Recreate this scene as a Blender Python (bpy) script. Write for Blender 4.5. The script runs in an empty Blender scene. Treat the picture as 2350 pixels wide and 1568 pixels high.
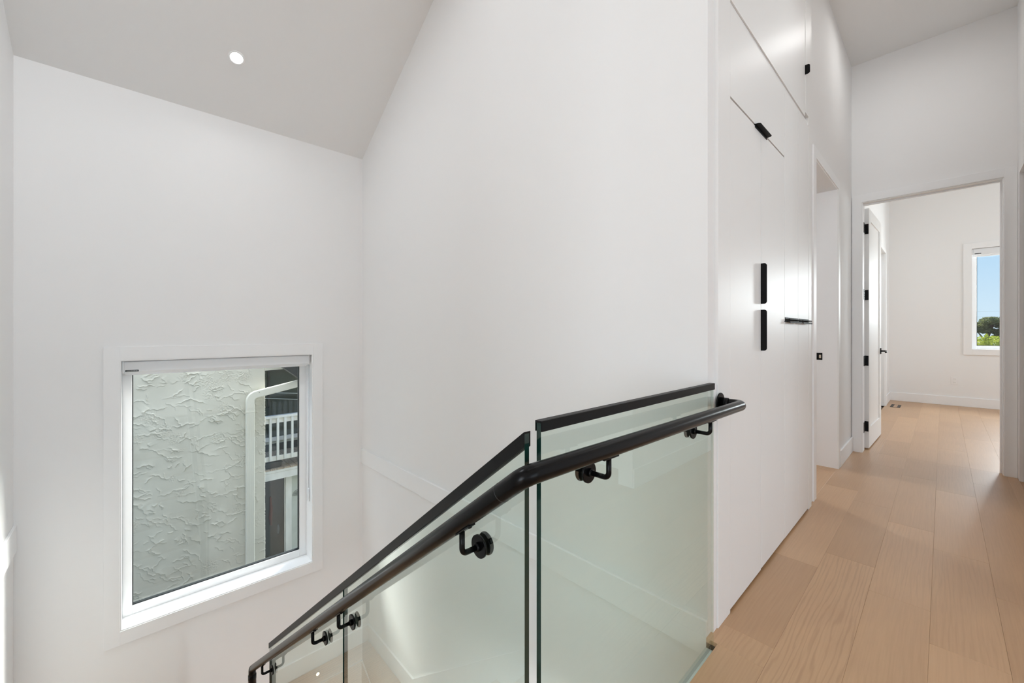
import bpy, bmesh, math, random
import numpy as np
from mathutils import Vector, Matrix
random.seed(7)
np.random.seed(7)
S = bpy.context.scene
COL = S.collection
PI = math.pi

# ------------------------------------------------------------------ camera, world, sun, exposure
EYE = 1.15
cam_d = bpy.data.cameras.new('camera')
cam = bpy.data.objects.new('camera', cam_d)
COL.objects.link(cam)
cam.location = (0, 0, EYE)
cam.rotation_euler = (PI/2, 0, math.radians(46.784 - 90))
cam_d.sensor_width = 36.0
cam_d.lens = 929.28/2350*36.0
cam_d.shift_y = (764.62-784.0)/2350
cam_d.clip_start = 0.02
cam_d.clip_end = 300
S.camera = cam

w = bpy.data.worlds.new('World')
S.world = w
w.use_nodes = True
nt = w.node_tree
nt.nodes.clear()
wo = nt.nodes.new('ShaderNodeOutputWorld')
bg = nt.nodes.new('ShaderNodeBackground')
tc = nt.nodes.new('ShaderNodeTexCoord')
sx = nt.nodes.new('ShaderNodeSeparateXYZ')
rp = nt.nodes.new('ShaderNodeValToRGB')
rp.color_ramp.elements[0].position = 0.0
rp.color_ramp.elements[0].color = (0.70, 0.85, 0.98, 1)
rp.color_ramp.elements[1].position = 0.6
rp.color_ramp.elements[1].color = (0.28, 0.52, 0.97, 1)
e = rp.color_ramp.elements.new(0.15)
e.color = (0.46, 0.70, 0.96, 1)
nt.links.new(tc.outputs['Generated'], sx.inputs[0])
nt.links.new(sx.outputs['Z'], rp.inputs[0])
nt.links.new(rp.outputs[0], bg.inputs[0])
bg.inputs[1].default_value = 0.99
nt.links.new(bg.outputs[0], wo.inputs[0])

sun_d = bpy.data.lights.new('sun', 'SUN')
sun_d.energy = 11.0
sun_d.angle = math.radians(20)
sun_d.color = (1.0, 0.975, 0.93)
sun = bpy.data.objects.new('sun', sun_d)
COL.objects.link(sun)
sun.rotation_euler = Vector((-0.50, -0.30, -0.40)).to_track_quat('-Z', 'Y').to_euler()

DOWN_W = 2.0          # watts of one recessed downlight
def fill_lamp(name, loc, direction, sx_, sy_, power, col):
    d_ = bpy.data.lights.new(name, 'AREA')
    d_.shape = 'RECTANGLE'; d_.size = sx_; d_.size_y = sy_; d_.energy = power; d_.color = col
    o_ = bpy.data.objects.new(name, d_)
    COL.objects.link(o_)
    o_.location = loc
    o_.rotation_euler = Vector(direction).to_track_quat('-Z', 'Z' if abs(Vector(direction).normalized().z) < 0.9 else 'Y').to_euler()
    return o_
# added fill lamp at the window of an invented room beside the camera
fill_lamp('fill_added_room', (1.0, -4.75, 1.45), (0, 1, 0), 3.5, 2.1, 48.0, (0.87, 0.945, 1.0))
# added fill lamp at the end window of that room, aimed along the hall
fill_lamp('fill_added_room_end', (-4.75, -1.6, 1.45), (1, 0, 0), 3.5, 2.1, 200.0, (0.87, 0.945, 1.0))
# added area lamp above the gap between the houses, boosting the sky light
fill_lamp('fill_between_houses', (0.3, 4.62, 3.0), (0, -0.55, -0.85), 5.0, 1.0, 200.0, (0.93, 0.97, 1.0))
# added fill lamp at an unseen opening in the bedroom side wall
fill_lamp('fill_bedroom', (7.4, -3.75, 1.7), (0, 1, 0), 2.0, 1.5, 40.0, (0.80, 0.925, 1.0))
fill_lamp('fill_bedroom_far', (10.15, -1.30, 1.98), (-1, 0, 0), 1.05, 0.78, 80.0, (0.93, 0.97, 1.0))  # unseen lamp added beyond the bedroom window for sheen on the floor
WARM = (0.98, 0.975, 0.965)
NEUT = (0.935, 0.97, 1.0)

S.view_settings.view_transform = 'Standard'
S.view_settings.look = 'None'
S.view_settings.gamma = 1.0
S.view_settings.exposure = 0.07
S.view_settings.use_curve_mapping = False
S.cycles.diffuse_bounces = 10
S.cycles.max_bounces = 16
S.cycles.transparent_max_bounces = 24
S.cycles.caustics_reflective = False
S.cycles.caustics_refractive = False
S.cycles.sample_clamp_indirect = 6.0

# ------------------------------------------------------------------ materials
def new_mat(name):
    m = bpy.data.materials.new(name)
    m.use_nodes = True
    n = m.node_tree.nodes
    return m, n, m.node_tree.links, n['Principled BSDF']

def plain(name, col, rough=0.5, metal=0.0, spec=0.5, bump=0.0, bscale=300.0, coat=0.0):
    m, n, l, p = new_mat(name)
    p.inputs['Base Color'].default_value = (*col, 1)
    p.inputs['Roughness'].default_value = rough
    p.inputs['Metallic'].default_value = metal
    p.inputs['Specular IOR Level'].default_value = spec
    p.inputs['Coat Weight'].default_value = coat
    p.inputs['Coat Roughness'].default_value = 0.12
    if bump:
        t = n.new('ShaderNodeTexCoord')
        x = n.new('ShaderNodeTexNoise')
        x.inputs['Scale'].default_value = bscale
        x.inputs['Detail'].default_value = 3
        b = n.new('ShaderNodeBump')
        b.inputs['Strength'].default_value = bump
        b.inputs['Distance'].default_value = 0.002
        l.new(t.outputs['Object'], x.inputs['Vector'])
        l.new(x.outputs['Fac'], b.inputs['Height'])
        l.new(b.outputs['Normal'], p.inputs['Normal'])
    return m

def lacquer(name, col, rough):
    m, n, l, p = new_mat(name)
    p.inputs['Base Color'].default_value = (*col, 1)
    p.inputs['Roughness'].default_value = rough
    p.inputs['Specular IOR Level'].default_value = 0.17
    t = n.new('ShaderNodeTexCoord')
    mp = n.new('ShaderNodeMapping')
    mp.inputs['Scale'].default_value = (60, 60, 1.5)
    x = n.new('ShaderNodeTexNoise')
    x.inputs['Scale'].default_value = 2.0
    x.inputs['Detail'].default_value = 2
    b = n.new('ShaderNodeBump')
    b.inputs['Strength'].default_value = 0.06
    b.inputs['Distance'].default_value = 0.002
    l.new(t.outputs['Object'], mp.inputs['Vector'])
    l.new(mp.outputs[0], x.inputs['Vector'])
    l.new(x.outputs['Fac'], b.inputs['Height'])
    l.new(b.outputs['Normal'], p.inputs['Normal'])
    return m

def oak(name):
    m, n, l, p = new_mat(name)
    t = n.new('ShaderNodeTexCoord')
    oi = n.new('ShaderNodeObjectInfo')
    add = n.new('ShaderNodeVectorMath'); add.operation = 'MULTIPLY_ADD'
    cmb = n.new('ShaderNodeCombineXYZ')
    mul = n.new('ShaderNodeMath'); mul.operation = 'MULTIPLY'; mul.inputs[1].default_value = 37.0
    l.new(oi.outputs['Random'], mul.inputs[0])
    for k in range(3):
        l.new(mul.outputs[0], cmb.inputs[k])
    add.inputs[1].default_value = (1, 1, 1)
    l.new(t.outputs['Object'], add.inputs[0])
    l.new(cmb.outputs[0], add.inputs[2])
    # long fibres
    mp = n.new('ShaderNodeMapping'); mp.inputs['Scale'].default_value = (3.0, 90, 90)
    l.new(add.outputs[0], mp.inputs['Vector'])
    fib = n.new('ShaderNodeTexNoise'); fib.inputs['Scale'].default_value = 1.6; fib.inputs['Detail'].default_value = 6
    l.new(mp.outputs[0], fib.inputs['Vector'])
    # cathedral grain
    mp2 = n.new('ShaderNodeMapping'); mp2.inputs['Scale'].default_value = (0.9, 9, 9)
    l.new(add.outputs[0], mp2.inputs['Vector'])
    wv = n.new('ShaderNodeTexWave'); wv.wave_type = 'BANDS'; wv.bands_direction = 'Y'
    wv.inputs['Scale'].default_value = 2.0; wv.inputs['Distortion'].default_value = 11.0
    wv.inputs['Detail'].default_value = 3; wv.inputs['Detail Scale'].default_value = 1.2
    l.new(mp2.outputs[0], wv.inputs['Vector'])
    # cloudy tone
    cl = n.new('ShaderNodeTexNoise'); cl.inputs['Scale'].default_value = 2.2; cl.inputs['Detail'].default_value = 2
    l.new(add.outputs[0], cl.inputs['Vector'])
    r1 = n.new('ShaderNodeValToRGB')
    r1.color_ramp.elements[0].color = (0.49, 0.288, 0.142, 1); r1.color_ramp.elements[0].position = 0.0
    r1.color_ramp.elements[1].color = (0.585, 0.358, 0.188, 1); r1.color_ramp.elements[1].position = 1.0
    l.new(oi.outputs['Random'], r1.inputs[0])
    mx = n.new('ShaderNodeMix'); mx.data_type = 'RGBA'; mx.blend_type = 'MULTIPLY'
    rr = n.new('ShaderNodeValToRGB')
    rr.color_ramp.elements[0].position = 0.32; rr.color_ramp.elements[0].color = (0.80, 0.76, 0.72, 1)
    rr.color_ramp.elements[1].position = 0.62; rr.color_ramp.elements[1].color = (1, 1, 1, 1)
    l.new(fib.outputs['Fac'], rr.inputs[0])
    mx.inputs[0].default_value = 0.35
    l.new(r1.outputs[0], mx.inputs[6]); l.new(rr.outputs[0], mx.inputs[7])
    mx2 = n.new('ShaderNodeMix'); mx2.data_type = 'RGBA'; mx2.blend_type = 'MULTIPLY'
    rw = n.new('ShaderNodeValToRGB')
    rw.color_ramp.elements[0].position = 0.0; rw.color_ramp.elements[0].color = (0.70, 0.64, 0.58, 1)
    rw.color_ramp.elements[1].position = 0.45; rw.color_ramp.elements[1].color = (1, 1, 1, 1)
    l.new(wv.outputs['Fac'], rw.inputs[0])
    # only some planks carry strong cathedral grain
    l.new(oi.outputs['Color'], mx2.inputs[0])
    l.new(mx.outputs[2], mx2.inputs[6]); l.new(rw.outputs[0], mx2.inputs[7])
    mx3 = n.new('ShaderNodeMix'); mx3.data_type = 'RGBA'; mx3.blend_type = 'MULTIPLY'; mx3.inputs[0].default_value = 0.6
    rc = n.new('ShaderNodeValToRGB')
    rc.color_ramp.elements[0].position = 0.3; rc.color_ramp.elements[0].color = (0.88, 0.85, 0.83, 1)
    rc.color_ramp.elements[1].position = 0.7; rc.color_ramp.elements[1].color = (1, 1, 1, 1)
    l.new(cl.outputs['Fac'], rc.inputs[0])
    l.new(mx2.outputs[2], mx3.inputs[6]); l.new(rc.outputs[0], mx3.inputs[7])
    l.new(mx3.outputs[2], p.inputs['Base Color'])
    p.inputs['Roughness'].default_value = 0.42
    p.inputs['Specular IOR Level'].default_value = 1.0
    p.inputs['Coat Weight'].default_value = 0.25
    p.inputs['Coat Roughness'].default_value = 0.38
    bp = n.new('ShaderNodeBump'); bp.inputs['Strength'].default_value = 0.10; bp.inputs['Distance'].default_value = 0.001
    l.new(fib.outputs['Fac'], bp.inputs['Height']); l.new(bp.outputs['Normal'], p.inputs['Normal'])
    return m

def pane_mat(name, tint, boost=1.7):
    """thin architectural glass: tinted pass-through with a Fresnel reflection on the outer side"""
    m = bpy.data.materials.new(name)
    m.use_nodes = True
    n, l = m.node_tree.nodes, m.node_tree.links
    n.clear()
    o = n.new('ShaderNodeOutputMaterial')
    tr = n.new('ShaderNodeBsdfTransparent'); tr.inputs[0].default_value = (*tint, 1)
    gl = n.new('ShaderNodeBsdfGlossy'); gl.inputs['Roughness'].default_value = 0.0
    gl.inputs[0].default_value = (0.93, 0.98, 0.95, 1)
    fr = n.new('ShaderNodeFresnel'); fr.inputs[0].default_value = 1.5
    ge = n.new('ShaderNodeNewGeometry')
    inv = n.new('ShaderNodeMath'); inv.operation = 'SUBTRACT'; inv.inputs[0].default_value = 1.0
    l.new(ge.outputs['Backfacing'], inv.inputs[1])
    mu = n.new('ShaderNodeMath'); mu.operation = 'MULTIPLY'
    l.new(fr.outputs[0], mu.inputs[0]); l.new(inv.outputs[0], mu.inputs[1])
    m2 = n.new('ShaderNodeMath'); m2.operation = 'MULTIPLY'; m2.use_clamp = True; m2.inputs[1].default_value = boost
    l.new(mu.outputs[0], m2.inputs[0])
    mx = n.new('ShaderNodeMixShader')
    l.new(m2.outputs[0], mx.inputs[0]); l.new(tr.outputs[0], mx.inputs[1]); l.new(gl.outputs[0], mx.inputs[2])
    l.new(mx.outputs[0], o.inputs[0])
    return m

def glow(name, col, strength):
    m = bpy.data.materials.new(name)
    m.use_nodes = True
    n, l = m.node_tree.nodes, m.node_tree.links
    n.clear()
    o = n.new('ShaderNodeOutputMaterial')
    em = n.new('ShaderNodeEmission')
    em.inputs[0].default_value = (*col, 1); em.inputs[1].default_value = strength
    l.new(em.outputs[0], o.inputs[0])
    return m

def noisy(name, c1, c2, scale=4.0, rough=0.8, detail=4, stretch=(1, 1, 1), bump=0.0):
    m, n, l, p = new_mat(name)
    t = n.new('ShaderNodeTexCoord')
    mp = n.new('ShaderNodeMapping'); mp.inputs['Scale'].default_value = stretch
    x = n.new('ShaderNodeTexNoise'); x.inputs['Scale'].default_value = scale; x.inputs['Detail'].default_value = detail
    r = n.new('ShaderNodeValToRGB')
    r.color_ramp.elements[0].position = 0.35; r.color_ramp.elements[0].color = (*c1, 1)
    r.color_ramp.elements[1].position = 0.65; r.color_ramp.elements[1].color = (*c2, 1)
    l.new(t.outputs['Object'], mp.inputs['Vector']); l.new(mp.outputs[0], x.inputs['Vector'])
    l.new(x.outputs['Fac'], r.inputs[0]); l.new(r.outputs[0], p.inputs['Base Color'])
    p.inputs['Roughness'].default_value = rough
    if bump:
        b = n.new('ShaderNodeBump'); b.inputs['Strength'].default_value = bump; b.inputs['Distance'].default_value = 0.003
        l.new(x.outputs['Fac'], b.inputs['Height']); l.new(b.outputs['Normal'], p.inputs['Normal'])
    return m

M = {}
M['wall'] = plain('wall_paint', (0.845, 0.845, 0.845), 0.75, spec=0.2, bump=0.05, bscale=500)
M['ceil'] = plain('ceiling_paint', (0.80, 0.80, 0.795), 0.8, spec=0.2)
M['trim'] = plain('trim_paint', (0.86, 0.865, 0.87), 0.45, spec=0.35)
M['cab'] = lacquer('cabinet_lacquer', (0.83, 0.83, 0.825), 0.40)
M['dark_gap'] = plain('cabinet_inside', (0.16, 0.13, 0.10), 0.8)
M['oak'] = oak('oak_plank')
M['oak_edge'] = noisy('oak_nosing_edge', (0.10, 0.068, 0.048), (0.15, 0.10, 0.07), 8, 0.6)
M['black'] = plain('black_powder_coat', (0.0032, 0.0032, 0.0035), 0.26, metal=0.0, spec=0.17, bump=0.04, bscale=900)
M['pull'] = plain('black_matt_pull', (0.004, 0.004, 0.0045), 0.55, spec=0.15)
M['blackcap'] = plain('black_anodised_cap', (0.0045, 0.0045, 0.0048), 0.42, spec=0.2)
M['glass'] = pane_mat('balustrade_glass', (0.905, 0.955, 0.925), 1.8)
M['glass_edge'] = plain('glass_edge_green', (0.006, 0.030, 0.024), 0.08, spec=0.6)
M['pane'] = pane_mat('window_glass', (0.965, 0.98, 0.97), 1.2)
M['vinyl'] = plain('white_vinyl', (0.88, 0.89, 0.90), 0.3, spec=0.5)
M['gasket'] = plain('black_gasket', (0.012, 0.016, 0.018), 0.5)
M['shade'] = plain('white_shade_aluminium', (0.78, 0.80, 0.82), 0.35, spec=0.5)
M['tag'] = plain('black_tag', (0.02, 0.028, 0.026), 0.5)
M['tagmark'] = plain('pale_tag_print', (0.45, 0.47, 0.46), 0.5)
M['clear'] = plain('pale_plastic', (0.70, 0.73, 0.75), 0.3)
M['stucco'] = noisy('stucco_paint', (0.62, 0.60, 0.525), (0.70, 0.68, 0.60), 3.0, 0.85, 6)
M['downspout'] = plain('cream_downspout_paint', (0.74, 0.72, 0.64), 0.45)
M['soffit'] = plain('dark_soffit', (0.022, 0.025, 0.026), 0.7)
M['white_out'] = noisy('weathered_white_paint', (0.72, 0.70, 0.65), (0.86, 0.84, 0.79), 6, 0.6, 6, (1, 1, 0.4))
M['deck'] = noisy('weathered_deck_wood', (0.36, 0.27, 0.19), (0.52, 0.42, 0.32), 6, 0.8, 5, (12, 1, 1))
M['siding'] = noisy('pale_siding', (0.52, 0.54, 0.48), (0.60, 0.62, 0.56), 5, 0.7)
M['dark_glass'] = plain('dark_window_glass', (0.035, 0.042, 0.032), 0.08, spec=0.6)
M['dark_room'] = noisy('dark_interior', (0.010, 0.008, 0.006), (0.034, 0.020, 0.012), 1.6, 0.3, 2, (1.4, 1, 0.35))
M['rust'] = plain('rust_red_cloth', (0.085, 0.020, 0.009), 0.8)
M['pale_cloth'] = plain('pale_cloth', (0.10, 0.10, 0.095), 0.8)
M['planter'] = plain('black_plastic', (0.015, 0.015, 0.017), 0.5)
M['wire'] = plain('pale_wire', (0.55, 0.57, 0.54), 0.5)
M['iron'] = plain('dark_iron', (0.03, 0.03, 0.03), 0.5)
M['bounce_cut'] = noisy('bounce_cut_grey', (0.13, 0.13, 0.125), (0.17, 0.17, 0.165), 3, 0.8)
M['lawn'] = noisy('yard_ground', (0.10, 0.12, 0.06), (0.24, 0.24, 0.16), 1.2, 0.95, 6)
def leafy(name, c1, c2):
    m_ = noisy(name, c1, c2, 2.5, 0.7, 3)
    n, l = m_.node_tree.nodes, m_.node_tree.links
    p = n['Principled BSDF']; o = [x for x in n if x.type == 'OUTPUT_MATERIAL'][0]
    src = p.inputs['Base Color'].links[0].from_socket
    tr = n.new('ShaderNodeBsdfTranslucent'); mx = n.new('ShaderNodeMixShader'); mx.inputs[0].default_value = 0.5
    l.new(src, tr.inputs[0]); l.new(p.outputs[0], mx.inputs[1]); l.new(tr.outputs[0], mx.inputs[2]); l.new(mx.outputs[0], o.inputs[0])
    return m_
M['pine'] = leafy('pine_needles', (0.065, 0.092, 0.034), (0.19, 0.20, 0.075))
M['lime'] = leafy('lime_leaves', (0.26, 0.32, 0.02), (0.52, 0.55, 0.08))
M['bark'] = noisy('bark', (0.10, 0.07, 0.05), (0.20, 0.14, 0.10), 9, 0.9, 4)
M['bronze'] = plain('bronze_register', (0.060, 0.048, 0.040), 0.4, metal=0.3)
M['steel'] = plain('steel_strike', (0.55, 0.48, 0.38), 0.3, metal=0.8)
M['plate'] = plain('white_plate', (0.84, 0.84, 0.84), 0.3)
M['slot'] = plain('outlet_slot', (0.08, 0.08, 0.08), 0.6)
M['lens'] = glow('downlight_lens', (1.0, 0.96, 0.92), 14.0)
M['steplens'] = glow('step_light_lens', (1.0, 0.82, 0.62), 9.0)

# ------------------------------------------------------------------ mesh helpers
class MB:
    def __init__(self):
        self.v = []; self.f = []; self.mi = []; self.sm = []
    def face(self, idx, mi=0, smooth=False):
        self.f.append(idx); self.mi.append(mi); self.sm.append(smooth)
    def box(self, x0, y0, z0, x1, y1, z1, mi=0):
        x0, x1 = sorted((x0, x1)); y0, y1 = sorted((y0, y1)); z0, z1 = sorted((z0, z1))
        b = len(self.v)
        self.v += [(x0,y0,z0),(x1,y0,z0),(x1,y1,z0),(x0,y1,z0),(x0,y0,z1),(x1,y0,z1),(x1,y1,z1),(x0,y1,z1)]
        for q in ((0,3,2,1),(4,5,6,7),(0,1,5,4),(1,2,6,5),(2,3,7,6),(3,0,4,7)):
            self.face(tuple(b+i for i in q), mi)
        return self
    def prism(self, pts, d, mi=0, mi_side=None):
        """pts: 3-D polygon, extruded by vector d"""
        if mi_side is None: mi_side = mi
        n = len(pts); b = len(self.v)
        P = [Vector(p) for p in pts]; d = Vector(d)
        nrm = Vector((0,0,0))
        for i in range(n):
            nrm += P[i].cross(P[(i+1) % n])
        if nrm.dot(d) > 0: P.reverse()
        self.v += [tuple(p) for p in P] + [tuple(p+d) for p in P]
        self.face(tuple(range(b, b+n)), mi)
        self.face(tuple(range(b+2*n-1, b+n-1, -1)), mi)
        for i in range(n):
            j = (i+1) % n
            self.face((b+j, b+i, b+n+i, b+n+j), mi_side)
        return self
    def tube(self, path, r, seg=16, mi=0, cap=True, smooth=True, radii=None):
        P = [Vector(p) for p in path]
        T = []
        for i in range(len(P)):
            if i == 0: t = P[1]-P[0]
            elif i == len(P)-1: t = P[-1]-P[-2]
            else: t = (P[i]-P[i-1]).normalized() + (P[i+1]-P[i]).normalized()
            T.append(t.normalized())
        up = Vector((0,0,1)) if abs(T[0].z) < 0.9 else Vector((1,0,0))
        u = T[0].cross(up).normalized()
        b = len(self.v)
        for i, p in enumerate(P):
            if i:
                ax = T[i-1].cross(T[i])
                if ax.length > 1e-7:
                    u = Matrix.Rotation(T[i-1].angle(T[i]), 3, ax.normalized()) @ u
            u = (u - T[i]*u.dot(T[i])).normalized()
            vv = T[i].cross(u)
            s = 1.0
            if 0 < i < len(P)-1:
                c = (P[i]-P[i-1]).normalized().dot(T[i])
                s = 1.0
            rr = radii[i] if radii else r
            for k in range(seg):
                a = 2*PI*k/seg
                self.v.append(tuple(p + (u*math.cos(a)+vv*math.sin(a))*rr))
        for i in range(len(P)-1):
            for k in range(seg):
                k2 = (k+1) % seg
                self.face((b+i*seg+k, b+i*seg+k2, b+(i+1)*seg+k2, b+(i+1)*seg+k), mi, smooth)
        if cap:
            self.face(tuple(b+k for k in range(seg-1, -1, -1)), mi)
            e = b+(len(P)-1)*seg
            self.face(tuple(e+k for k in range(seg)), mi)
        return self
    def cyl(self, p0, p1, r, seg=24, mi=0):
        return self.tube([p0, p1], r, seg, mi)
    def lathe(self, c, ax, prof, seg=28, mi=0):
        """prof: (t along ax, radius)"""
        ax = Vector(ax).normalized(); c = Vector(c)
        return self.tube([c+ax*t for t, _ in prof], 1, seg, mi, True, True, [max(r, 1e-4) for _, r in prof])
    def build(self, name, mats, parent=None, bevel=0.0, bseg=2, auto=True):
        if not isinstance(mats, (list, tuple)): mats = [mats]
        off = Vector((0,0,0))
        if parent is not None: off = world_loc(parent)
        me = bpy.data.meshes.new(name)
        me.from_pydata([tuple(Vector(v)-off) for v in self.v], [], self.f)
        for m in mats: me.materials.append(m)
        me.polygons.foreach_set('material_index', self.mi)
        me.polygons.foreach_set('use_smooth', self.sm)
        me.update()
        o = bpy.data.objects.new(name, me)
        COL.objects.link(o)
        if parent is not None: o.parent = parent
        if bevel:
            b = o.modifiers.new('bevel', 'BEVEL')
            b.width = bevel; b.segments = bseg; b.limit_method = 'ANGLE'; b.angle_limit = math.radians(50)
        return o

def world_loc(o):
    v = Vector(o.location)
    while o.parent is not None:
        o = o.parent
        v = v + Vector(o.location)
    return v

def arc_path(pts, rad, n=8):
    """polyline with rounded corners"""
    P = [Vector(p) for p in pts]
    out = [P[0]]
    for i in range(1, len(P)-1):
        r = rad[i-1] if isinstance(rad, (list, tuple)) else rad
        a = (P[i-1]-P[i]).normalized(); c = (P[i+1]-P[i]).normalized()
        ang = a.angle(c)
        t = r/math.tan(ang/2)
        s, e = P[i]+a*t, P[i]+c*t
        bis = (a+c).normalized()
        ctr = P[i]+bis*(r/math.sin(ang/2))
        v0, v1 = s-ctr, e-ctr
        tot = v0.angle(v1); axr = v0.cross(v1).normalized()
        for k in range(n+1):
            out.append(ctr + Matrix.Rotation(tot*k/n, 3, axr) @ v0)
    out.append(P[-1])
    return out

def empty(name, loc=(0,0,0), parent=None):
    o = bpy.data.objects.new(name, None)
    o.empty_display_size = 0.1
    COL.objects.link(o)
    if parent is not None:
        o.parent = parent
        o.location = Vector(loc)-world_loc(parent)
    else:
        o.location = loc
    return o

def tag(o, label, cat, group=None):
    o['label'] = label; o['category'] = cat
    if group: o['group'] = group
    return o

def struct(o):
    o['kind'] = 'structure'
    return o

def copy_tree(o, parent=None):
    c = o.copy(); COL.objects.link(c)
    if parent is not None: c.parent = parent
    for ch in list(o.children): copy_tree(ch, c)
    return c

def B(x0,y0,z0,x1,y1,z1,mi=0): return MB().box(x0,y0,z0,x1,y1,z1,mi)

# ------------------------------------------------------------------ key dimensions (x along the hall, y towards the stair window)
XL, XB, YW = -0.51, 1.595, 3.770      # stairwell left wall, big wall, window wall
YH, XE, YR = 0.612, 5.129, -0.406     # hall left wall, hall end wall, hall right wall
ZC, KS, ZW = 3.75, 0.6177, 2.797      # flat ceiling, vault slope, vault springing at the window wall
YF = YW - (ZC-ZW)/KS                  # where vault meets flat ceiling
YEDGE = 0.571                         # floor opening edge
ZLOW = -3.60
XBED = 9.493                          # bedroom far wall
# ------------------------------------------------------------------ room shell
m = MB()                                                            # window wall with its opening
WX0, WX1, WZ0, WZ1 = -0.049, 1.144, -0.835, 0.960
ha, hb, hc, hd = WX0-0.012, WX1+0.012, WZ0-0.012, WZ1+0.012
m.box(XL-0.2, YW, ZLOW, ha, YW+0.2, 3.1).box(hb, YW, ZLOW, XB+0.25, YW+0.2, 3.1)
m.box(ha, YW, ZLOW, hb, YW+0.2, hc).box(ha, YW, hd, hb, YW+0.2, 3.1)
struct(m.build('wall_window', M['wall']))
m = MB()                                                            # dark layer added on its unseen outside to cut bounce onto the stucco
ya, yb = YW+0.2005, YW+0.215
m.box(XL-0.2, ya, ZLOW, ha, yb, 3.1).box(hb, ya, ZLOW, XB+0.25, yb, 3.1).box(ha, ya, ZLOW, hb, yb, hc).box(ha, ya, hd, hb, yb, 3.1)
struct(m.build('wall_bounce_cut', M['bounce_cut']))
struct(B(XL-0.2, YEDGE-0.05, ZLOW, XL, YW, 4.3).build('wall_left', M['wall']))
struct(B(XB, YH, ZLOW, 1.660, YW, 4.3).build('wall_stair', M['wall']))
# hall left wall behind the cabinets and around the doorway
DX0, DX1, DZ = 3.475, 4.350, 2.365
m = MB()
m.box(1.660, YH+0.62, 0, 3.30, YH+0.74, 4.0)
m.box(3.296, YH, 0, DX0-0.016, YH+0.15, 4.0).box(DX1+0.016, YH, 0, XE+0.12, YH+0.15, 4.0).box(DX0-0.016, YH, DZ+0.014, DX1+0.016, YH+0.15, 4.0)
m.box(3.296, YH+0.15, 0, 3.40, YH+0.74, 4.0)
struct(m.build('wall_hall_left', M['wall']))
# hall end wall with bedroom doorway
EY0, EY1, EZ = -0.331, 0.529, 2.400
m = MB()
m.box(XE, EY1+0.018, 0, XE+0.12, 0.80, 4.0).box(XE, -1.2, 0, XE+0.12, EY0-0.018, 4.0).box(XE, EY0-0.018, EZ+0.018, XE+0.12, EY1+0.018, 4.0)
struct(m.build('wall_hall_end', M['wall']))
# hall right wall with a plain opening near its far end
m = MB()
m.box(2.70, YR, 0, 4.15, YR-0.12, 4.0).box(XL-0.2, YR, 2.9, 2.70, YR-0.12, 4.0).box(XL-0.2, YR, 2.9, XL, YEDGE, 4.0).box(5.030, YR, 0, XE, YR-0.12, 4.0).box(4.15, YR, 2.408, 5.030, YR-0.12, 4.0)
struct(m.build('wall_hall_right', M['wall']))
m = MB()
m.box(3.2, -2.4, 0, 5.13, -2.3, 2.8).box(3.1, -2.4, 0, 3.2, YR-0.12, 2.8)
struct(m.build('wall_side_room', M['wall']))
struct(B(3.1, -2.4, 2.8, 5.13, YR-0.12, 2.9).build('ceiling_side_room', M['ceil']))
# unseen room added off the hall for light: plain shell with one big window
m = MB()
m.box(-4.6, -4.6, 0, -0.75, -4.45, 2.9).box(2.75, -4.6, 0, 3.1, -4.45, 2.9).box(-0.75, -4.6, 0, 2.75, -4.45, 0.4).box(-0.75, -4.6, 2.5, 2.75, -4.45, 2.9)
m.box(3.0, -4.45, 0, 3.1, YR-0.12, 2.9).box(-4.6, YEDGE-0.05, 0, XL-0.2, YEDGE+0.05, 2.9)
m.box(-4.6, -4.45, 0, -4.45, -3.35, 2.9).box(-4.6, 0.15, 0, -4.45, YEDGE-0.05, 2.9).box(-4.6, -3.35, 0, -4.45, 0.15, 0.4).box(-4.6, -3.35, 2.5, -4.45, 0.15, 2.9)
struct(m.build('wall_added_room', M['wall']))
m = MB()
m.box(-4.6, -4.6, 2.9, 3.1, YR-0.12, 3.0).box(-4.6, YR-0.12, 2.9, XL-0.2, YEDGE+0.05, 3.0)
struct(m.build('ceiling_added_room', M['ceil']))
m = MB()
m.box(-4.45, -4.45, -0.2, 3.0, YR-0.0005, -0.001).box(-4.45, YR-0.0005, -0.2, XL-0.0005, YEDGE-0.05, -0.001)
struct(m.build('floor_added_room', M['oak']))
m = MB()
m.box(-4.58, -3.35, 0.4, -4.52, -3.29, 2.5).box(-4.58, 0.09, 0.4, -4.52, 0.15, 2.5).box(-4.58, -3.29, 0.4, -4.52, 0.09, 0.46).box(-4.58, -3.29, 2.44, -4.52, 0.09, 2.5).box(-4.58, -1.63, 0.46, -4.52, -1.57, 2.44)
struct(m.build('added_window_4', M['vinyl']))  # frame of the end window added to the unseen room
m = MB()
m.box(-0.75, -4.58, 0.4, -0.69, -4.52, 2.5).box(2.69, -4.58, 0.4, 2.75, -4.52, 2.5).box(-0.69, -4.58, 0.4, 2.69, -4.52, 0.46).box(-0.69, -4.58, 2.44, 2.69, -4.52, 2.5).box(0.97, -4.58, 0.46, 1.03, -4.52, 2.44)
struct(m.build('added_window_3', M['vinyl']))  # frame of the side window, likewise added for light
# ceilings
m = MB()
m.prism([(XL, YF, ZC), (XL, YW, ZW), (XL, YW, ZW+0.2), (XL, YF, ZC+0.25)], (XB-XL, 0, 0))
m.box(XL, YR, ZC, XE, YF, ZC+0.25)
struct(m.build('ceiling', M['ceil']))
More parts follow.
